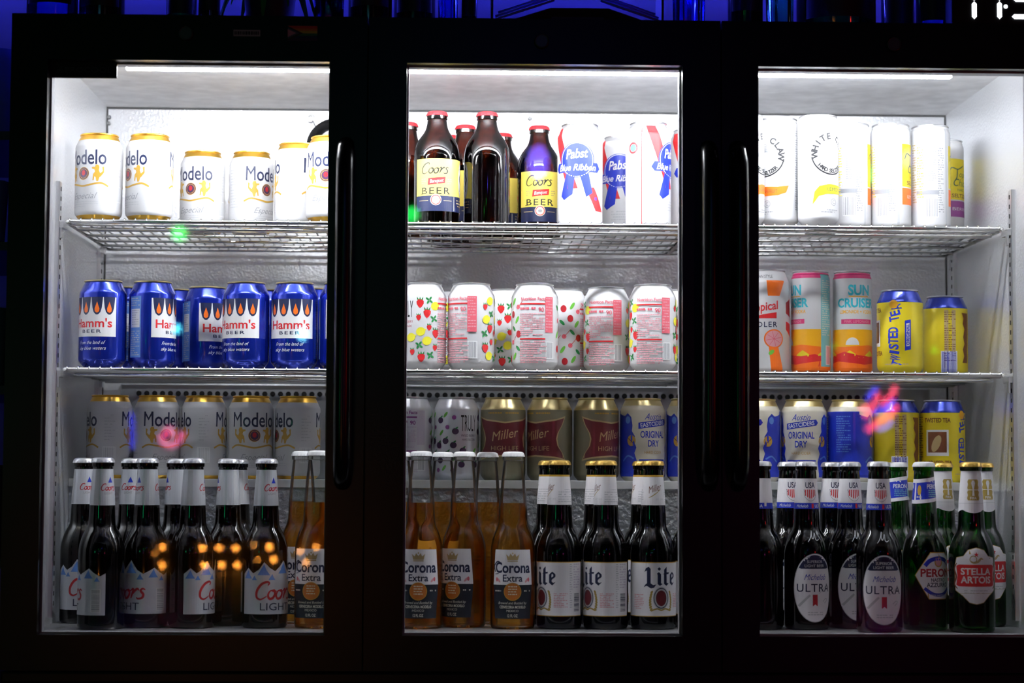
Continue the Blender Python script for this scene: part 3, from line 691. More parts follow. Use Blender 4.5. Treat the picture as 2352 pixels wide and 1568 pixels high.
KINDS = {
 'modelo': lambda: make_can('beer_can', P12, 122, whitec, gold, [(112.5, 119.8, gold), (2, 6.5, gold)], modelo),
 'hamms': lambda: make_can('beer_can', P12, 122, hbl, paleg, None, hamms),
 'straw': lambda: make_can('seltzer_can', P12, 122, whitec, alu, None, fruity('straw')),
 'lime': lambda: make_can('seltzer_can', P12, 122, whitec, alu, None, fruity('lime')),
 'berry': lambda: make_can('seltzer_can', P12, 122, mat('silver white can lacquer', (0.66, 0.66, 0.70), 0.3, 0.3, coat=0.3), alu, None, fruity('berry')),
 'highlife': lambda: make_can('beer_can', P12, 122, hlt, paleg, [(104, 119.8, paleg)], highlife),
 'cider': lambda: make_can('cider_can', P12, 122, crm, paleg, [(111, 119.8, paleg)], eastcider),
 'pbr': lambda: make_can('beer_can', P16, 157, whitec, alu, [(148, 155, mat('silver lacquer', (0.7, 0.7, 0.72), 0.3, 0.7))], pbr),
 'clawl': lambda: make_can('seltzer_can', PSL, 156, whitec, alu, None, claw('yellow', 'LEMON')),
 'clawo': lambda: make_can('seltzer_can', PSL, 156, whitec, alu, None, claw('orange', 'GRAPEFRUIT')),
 'topo': lambda: make_can('seltzer_can', PSL, 156, whitec, alu, None, topo('orange')),
 'topop': lambda: make_can('seltzer_can', PSL, 156, whitec, alu, None, topo('purple')),
 'radler': lambda: make_can('radler_can', P16, 157, whitec, alu, None, radler),
 'sun': lambda: make_can('cocktail_can', PSL, 156, whitec, alu, [(144.5, 152.5, pinkm)], suncruiser),
 'twist': lambda: make_can('iced_tea_can', P12, 122, twy, alu, [(103, 120, bluem)], twisted),
 'clb': lambda: make_bottle('beer_bottle', LN, brown_glass, silver, clight_neck, clight),
 'corona': lambda: make_bottle('beer_bottle', CO, clear_glass, whitecap, None, corona_body, (168, amber_beer)),
 'liteb': lambda: make_bottle('beer_bottle', LN, black_glass, goldcap, lite_neck, lite),
 'ultrab': lambda: make_bottle('beer_bottle', LN, black_glass, silver, ultra_neck, ultra, None, ultra_emb),
 'peronib': lambda: make_bottle('beer_bottle', LN, green_glass, whitecap, peroni_neck, peroni),
 'stellab': lambda: make_bottle('beer_bottle', LN, green_glass, goldcap, stella_neck, stella),
 'stubby': lambda: make_bottle('stubby_bottle', ST, brown_warm, redcap, None, banquet),
}
PROTO = {}
def kids(o): return [c for c in bpy.data.objects if c.parent is o]
def copy_tree(o):
    r = o.copy(); COL.objects.link(r)
    for c in TREE[o]:
        d = c.copy(); COL.objects.link(d); d.parent = r
        for g in TREE.get(c, ()):
            e = g.copy(); COL.objects.link(e); e.parent = d
    return r
TREE = {}
def place(kind, x, y, z, rot, label, group, cat):
    if kind not in PROTO:
        o = KINDS[kind](); PROTO[kind] = o
        TREE[o] = kids(o)
        for c in TREE[o]: TREE[c] = kids(c)
    else: o = copy_tree(PROTO[kind])
    o.location = (x, y, z); o.rotation_euler = (0, 0, math.radians(rot))
    return tag(o, label, cat, group)

# ------------------------------------------------------------------ the cooler
ZF = 0.094                     # inside floor
Z1, Z2 = 0.30+0.352, 0.30+0.147   # tops of the upper and middle wire shelves
ZC = 0.874                     # inside ceiling
XL, XR = -0.549, 0.778         # inside side walls
YB = 0.484                     # inside back wall
ZSTEP = 0.2905; YSTEP = 0.215  # step over the machinery
OX0, OX1, OZ1 = -0.580, 0.812, 0.902
cooler = empty('bar_cooler', (0, 0, 0)); tag(cooler, 'black three-door glass front back bar cooler filled with beer', 'bar cooler')
bm = bmesh.new()
box(bm, OX0, OX1, -0.03, YB+0.05, ZC+0.002, OZ1, bev=0.002); box(bm, OX0, XL-0.002, -0.03, YB+0.05, 0.0, ZC+0.002, bev=0.001); box(bm, XR+0.002, OX1, -0.03, YB+0.05, 0.0, ZC+0.002, bev=0.001)
box(bm, XL-0.002, XR+0.002, YB+0.002, YB+0.05, 0.0, ZC+0.002); box(bm, XL-0.002, XR+0.002, -0.03, YB+0.002, 0.045, ZF-0.002)
obj('case', bm, black, cooler)
bm = bmesh.new()
T = 0.0015
box(bm, XL-T, XL, -0.025, YB, ZF, ZC); box(bm, XR, XR+T, -0.025, YB, ZF, ZC); box(bm, XL, XR, YB, YB+T, ZF, ZC)
box(bm, XL, XR, -0.025, YB, ZC, ZC+T, mi=1); box(bm, XL, XR, -0.025, YB, ZF-T, ZF, mi=2)
obj('inner_lining', bm, [liner, linerc, floorm], cooler)
bm = bmesh.new()
box(bm, XL, XR, YSTEP, YB, ZF, ZSTEP, bev=0.002); box(bm, XL, XR, YSTEP-0.004, YSTEP+0.002, ZSTEP-0.010, ZSTEP+0.002, mi=1, bev=0.0008)
obj('compressor_step', bm, [stepm, trimm], cooler)
# dark seams where the lining sheets meet, and the perforated air duct row
boxes('corner_seam', [(XL, XR, YB-0.0016, YB, ZC-0.003, ZC), (XL, XL+0.0022, YB-0.002, YB, ZSTEP, ZC), (XR-0.0022, XR, YB-0.002, YB, ZSTEP, ZC)], mat('dark seam', (0.05, 0.05, 0.05), 0.6), cooler)
bm = bmesh.new()
for seg in ((-0.49, 0.70),):
    x = seg[0]
    while x < seg[1]:
        r = bmesh.ops.create_cone(bm, cap_ends=True, segments=10, radius1=0.0042, radius2=0.0042, depth=0.003, matrix=Matrix.Translation((x, YB-0.0105, 0.4240)) @ Matrix.Rotation(PI/2, 4, 'X'))
        x += 0.0122
hol = mat('dark vent hole', (0.004, 0.004, 0.004), 0.9)
duct = boxes('air_duct', [(XL+0.03, XR-0.03, YB-0.010, YB, ZSTEP, 0.440)], mat('grey duct sheet', (0.36, 0.37, 0.38), 0.4, 0.6), cooler, bev=0.003)
obj('vent_holes', bm, hol, duct)
# shelf standards with slots
for x0, s in ((XL, 1), (XR, -1)):
    for y in (0.085, 0.425):
        bm = bmesh.new(); a, b = sorted((x0, x0+s*0.006)); box(bm, a, b, y-0.009, y+0.009, ZF+0.01, 0.70, bev=0.0008)
        st = obj('shelf_standard', bm, alu, cooler)
        bm = bmesh.new(); z = 0.12
        a, b = sorted((x0+s*0.0050, x0+s*0.0064))
        while z < 0.69: box(bm, a, b, y-0.002, y+0.002, z, z+0.006); z += 0.0135
        obj('slots', bm, hol, st)
# LED lamp at the front of the ceiling
bm = bmesh.new(); box(bm, XL+0.10, XR-0.10, -0.006, 0.0020, ZC-0.0290, ZC); box(bm, XL+0.10, XR-0.10, 0.0020, 0.017, ZC-0.0173, ZC)
lamp = obj('lamp_housing', bm, trimm, cooler)
led = mat('white led strip', (0.9, 0.9, 0.9), 0.5, emit=(0.92, 0.95, 1.0), es=LED_STRENGTH)
bm = bmesh.new(); box(bm, XL+0.105, XR-0.105, 0.0022, 0.0155, ZC-0.0320, ZC-0.0175)
obj('lamp_lens', bm, led, lamp)
# screws and probe hose at the back wall
for px, py in ((249, 283), (250, 269), (1217, 272)):
    bm = bmesh.new(); p = at(px, py, YB-0.002); bmesh.ops.create_cone(bm, cap_ends=True, segments=12, radius1=0.0035, radius2=0.0025, depth=0.004, matrix=Matrix.Translation(p) @ Matrix.Rotation(PI/2, 4, 'X'))
    obj('screw', bm, mat('dull screw', (0.2, 0.2, 0.2), 0.4, 0.8), cooler)
bm = bmesh.new()
pts = [at(x, y, d) for x, y, d in ((716, 344, YB-0.001), (716, 341, 0.46), (716, 338, 0.44), (718, 322, 0.43), (728, 304, 0.42), (744, 291, 0.41), (762, 286, 0.40), (782, 290, 0.40), (800, 304, 0.41), (812, 330, 0.42), (816, 372, 0.43), (818, 420, 0.435), (818, 440, 0.45), (818, 446, YB-0.001))]
tube(bm, crv(pts, 5), 0.0085, 12); hose = obj('probe_hose', bm, blackm, cooler, smooth='all')
bm = bmesh.new(); c0 = at(713, 272, YB-0.006)
tube(bm, [c0 + Vector((0.0055*math.cos(a), 0, 0.0055*math.sin(a))) for a in [2*PI*j/16 for j in range(16)]], 0.0016, 6, closed=True)
tube(bm, [c0 + Vector((0.004, 0, -0.004)), at(724, 290, 0.455), at(730, 301, 0.425)], 0.0012, 6)
obj('retaining_clip', bm, alu, hose, smooth='all')

# mullions the doors close against
boxes('mullion', [(-0.130, -0.101, -0.0295, -0.012, ZF-0.002, ZC+0.002)], black, cooler); boxes('mullion', [(0.333, 0.362, -0.0295, -0.012, ZF-0.002, ZC+0.002)], black, cooler)
# doors
ZW0, ZW1 = 0.0935, 0.8370
YG, YD0, YD1 = -0.060, -0.084, -0.036
DX = [(OX0+0.001, -0.1165), (-0.1145, 0.3465), (0.3485, OX1-0.001)]
WX = [(-0.5315, -0.1650), (-0.0645, 0.2965), (0.3965, 0.7595)]
gasketm = mat('pale glass spacer', (0.30, 0.30, 0.32), 0.5, 0.2)
for i, ((a, b), (c, d)) in enumerate(zip(DX, WX)):
    bm = bmesh.new()
    Zb, Zt = 0.048, 0.897
    for bx in ((a, c, YD0, YD1, Zb, Zt), (d, b, YD0, YD1, Zb, Zt), (c, d, YD0, YD1, Zb, ZW0), (c, d, YD0, YD1, ZW1, Zt)): box(bm, *bx)
    bmesh.ops.remove_doubles(bm, verts=bm.verts, dist=1e-5)
    door = obj('glass_door', bm, black, cooler)
    # thin bright reveal round the pane
    t = 0.0022
    boxes('glass_spacer', [(c, c+t, YG-0.004, YG+0.014, ZW0, ZW1), (d-t, d, YG-0.004, YG+0.014, ZW0, ZW1), (c+t, d-t, YG-0.004, YG+0.014, ZW0, ZW0+t), (c+t, d-t, YG-0.004, YG+0.014, ZW1-t, ZW1)], gasketm, door)
    boxes('gasket', [(a+0.01, c-0.004, YD1, -0.030, 0.062, 0.885), (d+0.004, b-0.01, YD1, -0.030, 0.062, 0.885), (c-0.004, d+0.004, YD1, -0.030, 0.850, 0.885), (c-0.004, d+0.004, YD1, -0.030, 0.062, 0.082)], blackm, door)
    bm = bmesh.new(); vs = [bm.verts.new(p) for p in ((c+t, YG, ZW0+t), (d-t, YG, ZW0+t), (d-t, YG, ZW1-t), (c+t, YG, ZW1-t))]; bm.faces.new(vs)
    obj('glass_pane', bm, doorglass, door)
    # bowed grip along one stile
    hx = {0: d+0.022, 1: d+0.034, 2: c-0.028}[i]
    bm = bmesh.new()
    zt, zb = 0.30+0.428, 0.30-0.01
    tube(bm, crv([(hx, YD0+0.004, zt), (hx, YD0-0.014, zt-0.012), (hx, YD0-0.024, zt-0.05), (hx, YD0-0.026, (zt+zb)/2), (hx, YD0-0.024, zb+0.05), (hx, YD0-0.014, zb+0.012), (hx, YD0+0.004, zb)], 5), 0.0115, 16)
    obj('handle', bm, handlem, door, smooth='all')
    # lock
    lp = at((428, 1244, 2052)[i], (78, 96, 103)[i], YD0)
    bm = bmesh.new(); mm = Matrix.Rotation(PI/2, 4, 'X')
    bmesh.ops.create_cone(bm, cap_ends=True, segments=32, radius1=0.0100, radius2=0.0085, depth=0.006, matrix=Matrix.Translation((lp.x, YD0-0.003, lp.z)) @ mm)
    tube(bm, [(lp.x + 0.0085*math.cos(q), YD0-0.0055, lp.z + 0.0085*math.sin(q)) for q in [2*PI*j/24 for j in range(24)]], 0.0012, 6, closed=True)
    box(bm, lp.x-0.0008, lp.x+0.0008, YD0-0.0066, YD0-0.0058, lp.z-0.004, lp.z+0.004)
    obj('key_lock', bm, mat('dark nickel', (0.10, 0.10, 0.10), 0.35, 0.9), door)
    if i == 0:
        p0 = at(107, 138, YD0); p1 = at(263, 173, YD0)
        bx0 = c; bx1 = p1.x; 
        bd = boxes('maker_badge', [(bx0, bx1, YG-0.006, YG-0.001, p1.z, ZW1)], blackm, door)
        greyt = mat('dim grey lettering', (0.022, 0.022, 0.026), 0.5)
        bm = bmesh.new(); q = 0.0068/CAPH
        for tr in text_tris('PROCOOL', 0.02, 0.0, 1.05): bm.faces.new([bm.verts.new(((bx0+bx1)/2 + 0.006 + x*q*1.25, YG-0.0063, (p1.z+ZW1)/2-0.0034 + y*q)) for x, y in tr])
        for j in range(3):
            an = j*PI/3; cx, cz = bx0+0.013, (p1.z+ZW1)/2; dx, dz = 0.0045*math.cos(an), 0.0045*math.sin(an); nx, nz = -dz*0.1, dx*0.1
            bm.faces.new([bm.verts.new((cx+sx, YG-0.0063, cz+sz)) for sx, sz in ((-dx-nx, -dz-nz), (dx-nx, dz-nz), (dx+nx, dz+nz), (-dx+nx, -dz+nz))])
        obj('badge_lettering', bm, greyt, door)
        # small stickers on the top rail
        q0 = at(661, 93, YD0); q1 = at(729, 60, YD0); ys = YD0-0.0004
        bm = bmesh.new(); sm = [mat('sticker '+n, c_, 0.5) for n, c_ in (('red', (0.7, 0.04, 0.02)), ('orange', (0.75, 0.22, 0.02)), ('yellow', (0.7, 0.5, 0.03)), ('green', (0.03, 0.2, 0.06)), ('blue', (0.01, 0.015, 0.08)), ('violet', (0.05, 0.008, 0.06)), ('pink', (0.7, 0.3, 0.4)), ('pale blue', (0.08, 0.12, 0.16)), ('brown', (0.04, 0.018, 0.008)))]
        hh = (q1.z-q0.z)/6
        for j in range(6): box(bm, q0.x, q1.x, ys, ys+0.0003, q1.z-(j+1)*hh, q1.z-j*hh, mi=j)
        zc = (q0.z+q1.z)/2
        for j, (wd, mi) in enumerate(((0.022, 8), (0.017, 7), (0.012, 6))):
            f = bm.faces.new([bm.verts.new((q0.x, ys-0.0002*(j+1), zc-wd*0.43)), bm.verts.new((q0.x+wd*0.9, ys-0.0002*(j+1), zc)), bm.verts.new((q0.x, ys-0.0002*(j+1), zc+wd*0.43))]); f.material_index = mi
        s1 = obj('flag_sticker', bm, sm, door); tag(s1, 'striped flag sticker')
        q0 = at(536, 83, YD0); q1 = at(598, 69, YD0)
        bm = bmesh.new(); box(bm, q0.x, q1.x, ys, ys+0.0003, q0.z, q1.z); 
        rn = random.Random(4); x = q0.x+0.0015
        while x < q1.x-0.003:
            l = rn.uniform(0.001, 0.003); box(bm, x, x+l, ys-0.0003, ys, q0.z+0.002, q1.z-0.002, mi=1); x += l+0.0009
        obj('text_sticker', bm, [mat('dim sticker paper', (0.4, 0.36, 0.38), 0.5), mat('dim sticker print', (0.012, 0.01, 0.012), 0.5)], door)
# lower rail and ventilation grille
boxes('kick_rail', [(OX0, OX1, -0.070, -0.030, 0.030, 0.0455)], black, cooler, bev=0.003)
bm = bmesh.new(); box(bm, OX0+0.01, OX1-0.01, -0.040, -0.030, 0.0, 0.030)
x = 0.02
while x < OX1-0.02: box(bm, x, x+0.016, -0.044, -0.040, 0.004, 0.030, mi=1); x += 0.024
obj('vent_grille', bm, [hol, mat('dusty red-brown grille', (0.03, 0.014, 0.010), 0.6)], cooler)

# ------------------------------------------------------------------ wire shelves (each lifts out)
def make_shelf():
    root = empty('wire_shelf'); wdt = 0.4340; y0, y1 = 0.102, 0.465
    bm = bmesh.new()
    n = 28
    for j in range(n+1):
        x = 0.006 + (wdt-0.012)*j/n
        tube(bm, [(x, y1, -0.0015), (x, y0+0.004, -0.0015), (x, y0+0.0005, -0.0008), (x, y0-0.0018, -0.0035), (x, y0-0.001, -0.006)], 0.0014, 6)
    obj('grid_wires', bm, chrome, root, smooth='all')
    bm = bmesh.new()
    tube(bm, [(0, y1, -0.0045), (0, y0+0.012, -0.0045), (0.002, y0+0.004, -0.0045), (0.008, y0, -0.0045), (wdt-0.008, y0, -0.0045), (wdt-0.002, y0+0.004, -0.0045), (wdt, y0+0.012, -0.0045), (wdt, y1, -0.0045)], 0.0030, 8)
    tube(bm, [(0, y1, -0.0045), (wdt, y1, -0.0045)], 0.0025, 8)
    obj('frame_rod', bm, chrome, root, smooth='all')
    for y in (0.125, 0.19, 0.26, 0.33, 0.395, 0.448):
        bm = bmesh.new(); tube(bm, [(0.001, y, -0.0062), (wdt-0.001, y, -0.0062)], 0.0024, 8); obj('cross_rod', bm, chrome, root, smooth='all')
    bm = bmesh.new()
    tube(bm, [(0.01, y0+0.03, -0.0115), (wdt-0.01, y0+0.03, -0.0115)], 0.0022, 8); obj('brace_rod', bm, chrome, root, smooth='all')
    return root
shp = make_shelf(); TREE[shp] = kids(shp)
for c_ in TREE[shp]: TREE[c_] = []
SX = [-0.5395, -0.1025, 0.3345]
first = True
for zi, (z, nm) in enumerate(((Z1, 'upper'), (Z2, 'middle'))):
    for xi, x in enumerate(SX):
        o = shp if first else copy_tree(shp); first = False
        o.location = (x, 0, z)
        under = (('white and gold cans in the left door', 'stubby brown bottles in the centre door', 'tall white seltzer cans in the right door'), ('blue cans in the left door', 'fruit print cans in the centre door', 'sunset and yellow tea cans in the right door'))[zi][xi]
        tag(o, 'chromed wire shelf carrying the %s' % under, 'shelf', 'wire shelves in the cooler')
# shelf clips under the shelf ends
clips = []
for z in (Z1, Z2):
    for x0, s in ((XL, 1), (XR, -1)):
        for y in (0.085, 0.425):
            bm = bmesh.new(); a, b = sorted((x0+s*0.006, x0+s*0.011)); a -= 0.0
            yy = y + (0.020 if y < 0.2 else 0)
            box(bm, a, b, y-0.006, yy+0.006, z-0.0160, z-0.0077); box(bm, a, a+(b-a)*0.5, y-0.004, y+0.004, z-0.030, z-0.0160)
            obj('shelf_clip', bm, alu, cooler)

# ------------------------------------------------------------------ stock: (kind, pixel x of centre, depth scale px/mm, rotation, label)
def yof(p): return FPX/p/1000.0 + CAM.y
RAD = dict(clawl=.0291, clawo=.0291, topo=.0291, topop=.0291, sun=.0291)
BOT = ('clb', 'corona', 'liteb', 'ultrab', 'peronib', 'stellab')
QUEUE = []
def stock(items, z, group, cat):
    for it in items:
        kind, px, p, rot, label = it
        y = yof(p); x = at(px, 1090 - (z+0.06-0.30)*1000*p, y).x
        QUEUE.append([kind, x, y, z, rot, label, group, cat, RAD.get(kind, .0312 if kind in BOT else .0337 if kind == 'stubby' else .0339)])
def settle():
    "neighbours on one level stand clear of each other and of the walls"
    for zl in sorted({q[3] for q in QUEUE}):
        Q = [q for q in QUEUE if q[3] == zl]
        ylo = {ZF: 0.0, ZSTEP: YSTEP+0.004}.get(zl, 0.104)
        yhi = YSTEP-0.006 if zl == ZF else 0.465
        for _ in range(500):
            mv = 0
            for i, a in enumerate(Q):
                for b in Q[i+1:]:
                    dx, dy = b[1]-a[1], b[2]-a[2]; d = math.hypot(dx, dy); need = a[8]+b[8]+0.0004
                    if d < need:
                        k = (need-d)/2/max(d, 1e-6)
                        a[1] -= dx*k; a[2] -= dy*k; b[1] += dx*k; b[2] += dy*k; mv = 1
            for q in Q:
                wl = 0.0074 if min(abs(q[2]-0.085), abs(q[2]-0.425)) < 0.036 else 0.001; q[1] = min(max(q[1], XL+wl+q[8]), XR-wl-q[8]); q[2] = min(max(q[2], ylo+(q[8] if zl != ZF else 0)), yhi-q[8])
            if not mv: break
        if mv: print('UNSETTLED', zl)
G1 = 'white and gold cans on the upper left shelf'
stock([('modelo', 227, 1.635, -30, 'white gold-rimmed beer can nearest the left wall on the upper shelf'),
       ('modelo', 343, 1.635, -55, 'white gold-rimmed beer can beside the leftmost one, lettering turned far left'),
       ('modelo', 465, 1.556, -25, 'white gold-rimmed can set back on the upper shelf, third from the left wall'),
       ('modelo', 577, 1.556, 49, 'white gold-rimmed can set back on the upper shelf with only Mod showing'),
       ('modelo', 683, 1.600, 78, 'white gold-rimmed can before the black hose showing its barcode side'),
       ('modelo', 757, 1.635, -6, 'white gold-rimmed can half hidden by the left door stile on the upper shelf')], Z1, G1, 'can')
G2 = 'blue cans on the middle left shelf'
stock([('hamms', 236, 1.630, -20, 'blue crown-print can nearest the left wall on the middle shelf'),
       ('hamms', 350, 1.625, 68, 'blue crown-print can showing its pale text panel and half the crown'),
       ('hamms', 470, 1.580, 49, 'blue crown-print can set back in the middle of its shelf'),
       ('hamms', 567, 1.625, -23, 'blue crown-print can second from the left door stile, crown facing out'),
       ('hamms', 676, 1.625, -8, 'blue crown-print can next to the left door stile, crown centred'),
       ('hamms', 785, 1.625, 20, 'blue crown-print can mostly hidden behind the left door stile'),
       ('hamms', 283, 1.575, 120, 'blue can behind the gap between the first two blue cans'),
       ('hamms', 408, 1.560, 150, 'blue can in the back row seen between second and third blue cans'),
       ('hamms', 622, 1.560, 140, 'blue can in the back row between the two rightmost blue cans'),
       ('hamms', 722, 1.575, 100, 'blue can in the back row beside the left door stile')], Z2, G2, 'can')
G3 = 'white and gold cans on the bottom step'
stock([('modelo', 252, 1.570, -82, 'white gold-rimmed can on the bottom step nearest the left wall'),
       ('modelo', 360, 1.570, 32, 'white gold-rimmed can on the bottom step, full name facing forward'),
       ('modelo', 468, 1.570, -84, 'white gold-rimmed can on the bottom step showing blank side panel'),
       ('modelo', 577, 1.570, 15, 'white gold-rimmed can on the bottom step behind the rightmost brown bottles'),
       ('modelo', 682, 1.570, -65, 'white gold-rimmed can on the bottom step beside the left door stile')], ZSTEP, G3, 'can')
G4 = 'brown light beer bottles on the cooler floor'
stock([('clb', 232, 1.710, -102, 'brown silver-necked bottle in the front row nearest the left wall'),
       ('clb', 339, 1.690, -51, 'brown silver-necked front bottle whose red script is cut at its left edge'),
       ('clb', 445, 1.690, 80, 'brown silver-necked front bottle in the middle of the left door'),
       ('clb', 514, 1.668, 137, 'brown silver-necked bottle turned label away left of the rightmost one'),
       ('clb', 609, 1.690, 36, 'brown silver-necked bottle with mountain label, rightmost of its row'),
       ('clb', 189, 1.644, 30, 'brown silver-necked bottle in the second row touching the left wall side'),
       ('clb', 298, 1.645, -150, 'brown silver-necked bottle in the second row behind the second front bottle'),
       ('clb', 403, 1.645, 150, 'brown silver-necked bottle in the second row behind the middle front bottle'),
       ('clb', 545, 1.612, -60, 'brown silver-necked bottle, rearmost, its cap peeping past a front bottle')], ZF, G4, 'bottle')
G5 = 'clear lager bottles on the cooler floor'
stock([('corona', 728, 1.690, -12, 'clear lager bottle against the left door stile, front row'),
       ('corona', 692, 1.645, -10, 'clear lager bottle in the second row at the left door stile'),
       ('corona', 965, 1.690, -4, 'clear lager bottle at the left edge of the centre door, front row'),
       ('corona', 1065, 1.675, -32, 'clear lager bottle with slanting label, second in the centre door'),
       ('corona', 1181, 1.690, -2, 'clear lager bottle beside the dark gold-capped bottles, label facing out'),
       ('corona', 917, 1.645, 60, 'clear lager bottle in the second row behind the left stile of the centre door'),
       ('corona', 1016, 1.632, 150, 'clear lager bottle in the second row between the first two front ones'),
       ('corona', 1118, 1.638, -60, 'clear lager bottle in the second row showing its small back label')], ZF, G5, 'bottle')
G6 = 'stubby brown bottles on the upper centre shelf'
stock([('stubby', 1003, 1.610, 2, 'stubby brown bottle with yellow label, front left of the centre door'),
       ('stubby', 1118, 1.610, 145, 'stubby brown bottle turned label away in the centre door'),
       ('stubby', 1238, 1.550, 4, 'stubby brown bottle with yellow label next to the white ribbon cans'),
       ('stubby', 935, 1.560, 180, 'stubby brown bottle half hidden by the centre door stile'),
       ('stubby', 1068, 1.550, 40, 'stubby brown bottle set back between the two front stubby ones'),
       ('stubby', 1153, 1.515, -20, 'stubby brown bottle in the rear row behind the turned bottle'),
       ('stubby', 1030, 1.505, 90, 'stubby brown bottle hidden at the back with just its red cap edge showing')], Z1, G6, 'bottle')
G7 = 'tall white ribbon cans on the upper centre shelf'
stock([('pbr', 1332, 1.590, -12, 'tall white ribbon-print can beside the stubby bottles'),
       ('pbr', 1428, 1.535, -12, 'tall white ribbon-print can set back between two others'),
       ('pbr', 1489, 1.600, 68, 'tall white ribbon-print can in front showing its blank seam side'),
       ('pbr', 1588, 1.570, 10, 'tall white ribbon-print can mostly behind the centre door right stile')], Z1, G7, 'can')
G8 = 'fruit print cans on the middle centre shelf'
stock([('straw', 972, 1.630, -46, 'white can with strawberries and lemons facing out, at the left stile'),
       ('straw', 1081, 1.630, -159, 'white fruit can second from left showing its pink facts panel'),
       ('straw', 1160, 1.580, -52, 'white strawberry can set back between two facts panels'),
       ('lime', 1228, 1.630, -125, 'white fruit can in the middle of the centre door, facts panel out'),
       ('lime', 1296, 1.585, -45, 'white can with limes and cherries set back in the centre door'),
       ('straw', 1393, 1.605, -137, 'white fruit can second from the right stile with pale facts panel'),
       ('straw', 1499, 1.630, -132, 'white fruit can beside the right stile with dark pink facts panel'),
       ('lime', 1352, 1.540, 90, 'white fruit can in the back row seen in the widest gap'),
       ('straw', 1568, 1.590, 20, 'white fruit can slipping behind the right stile of the centre door'),
       ('straw', 1032, 1.565, 100, 'white fruit can in the back row behind the first two')], Z2, G8, 'can')
stock([('berry', 968, 1.570, -130, 'silver white can with purple facts panel on the bottom step'),
       ('berry', 1067, 1.570, 34, 'silver white can with dark berries and tall letters on the bottom step')], ZSTEP, 'berry print cans on the bottom step', 'can')
stock([('highlife', 1160, 1.570, 4, 'tan can with dark red emblem, leftmost of three on the step'),
       ('highlife', 1264, 1.570, -40, 'tan can with dark red emblem, middle one behind gold-capped bottles'),
       ('highlife', 1362, 1.570, 38, 'tan can with dark red emblem beside the blue and cream cans')], ZSTEP, 'tan and red cans on the bottom step', 'can')
stock([('cider', 1456, 1.570, 24, 'blue and cream cider can in the centre door beside the tan cans'),
       ('cider', 1558, 1.570, 22, 'blue and cream cider can cut by the centre door right stile'),
       ('cider', 1752, 1.570, -40, 'blue and cream cider can cut by the right door left stile'),
       ('cider', 1853, 1.570, -17, 'blue and cream cider can with its lettering facing out in the right door'),
       ('cider', 1958, 1.570, 118, 'blue cider can turned to its small print beside the yellow cans')], ZSTEP, 'blue and cream cider cans on the bottom step', 'can')
stock([('twist', 2054, 1.570, -130, 'yellow and blue tea can on the step beside the cider cans'),
       ('twist', 2146, 1.570, 58, 'yellow and blue tea can on the step with a picture panel')], ZSTEP, 'yellow tea cans on the bottom step', 'can')
G9 = 'dark gold-capped bottles on the cooler floor'
stock([('liteb', 1281, 1.690, -58, 'dark gold-capped bottle beside the clear lager bottles, front row'),
       ('liteb', 1391, 1.690, -60, 'dark gold-capped bottle in the middle of its front row'),
       ('liteb', 1500, 1.690, 12, 'dark gold-capped bottle with whole white label facing out'),
       ('liteb', 1260, 1.645, 80, 'dark gold-capped bottle just behind the first of its kind'),
       ('liteb', 1369, 1.645, 70, 'dark gold-capped bottle just behind the middle one'),
       ('liteb', 1477, 1.645, -80, 'dark gold-capped bottle just behind the label-facing one'),
       ('liteb', 1590, 1.665, 40, 'dark gold-capped bottle hidden behind the centre door right stile')], ZF, G9, 'bottle')
stock([('clawo', 1782, 1.630, -50, 'slim white seltzer can with an orange brush stroke'),
       ('clawl', 1880, 1.650, 30, 'slim white seltzer can with circular lettering and a yellow brush stroke'),
       ('clawo', 1722, 1.650, 60, 'slim white seltzer can just showing beside the right door stile')], Z1, 'round emblem seltzer cans on the upper right shelf', 'can')
stock([('topo', 1958, 1.605, 100, 'slim white can showing barcode, just right of the round emblem can'),
       ('topo', 2042, 1.605, 76, 'slim white can with yellow and orange panel, second from the barcode can'),
       ('topo', 2137, 1.600, 104, 'slim white can with a thin edge of yellow and orange, nearest the right wall'),
       ('topop', 2170, 1.535, 44, 'slim can with yellow and purple panel peeping out at the back')], Z1, 'yellow panel seltzer cans on the upper right shelf', 'can')
stock([('radler', 1762, 1.560, -22, 'tall white can with red lettering and grapefruit at the stile'),], Z2, None, 'can')
stock([('sun', 1862, 1.560, -78, 'slim sunset print can showing its pale blue text strip'),
       ('sun', 1958, 1.560, 5, 'slim sunset print can with blue lettering facing out')], Z2, 'sunset print cans on the middle right shelf', 'can')
stock([('twist', 2067, 1.600, -14, 'yellow tea can with vertical blue lettering on the middle shelf'),
       ('twist', 2171, 1.548, -130, 'yellow tea can set back near the right wall showing its barcode')], Z2, 'yellow tea cans on the middle right shelf', 'can')
G10 = 'dark bottles with a red striped shield on the cooler floor'
stock([('ultrab', 1752, 1.690, -70, 'dark shield-necked bottle at the right door left stile'),
       ('ultrab', 1848, 1.690, 12, 'dark shield-necked bottle, oval label turned slightly right, second from the stile'),
       ('ultrab', 1953, 1.675, 12, 'dark shield-necked bottle whose oval label is half covered'),
       ('ultrab', 2022, 1.725, 1, 'dark shield-necked bottle with whole oval label, foremost of its kind'),
       ('ultrab', 1812, 1.645, 14, 'dark shield-necked bottle in the second row behind the left oval label'),
       ('ultrab', 1912, 1.640, 12, 'dark shield-necked bottle in the second row behind the half covered label')], ZF, G10, 'bottle')
stock([('peronib', 2124, 1.695, 24, 'green bottle with blue tilted neck band and six-sided label'),
       ('peronib', 2062, 1.640, -12, 'green bottle with blue neck band standing behind the foremost dark bottle')], ZF, 'green bottles with blue neck bands', 'bottle')
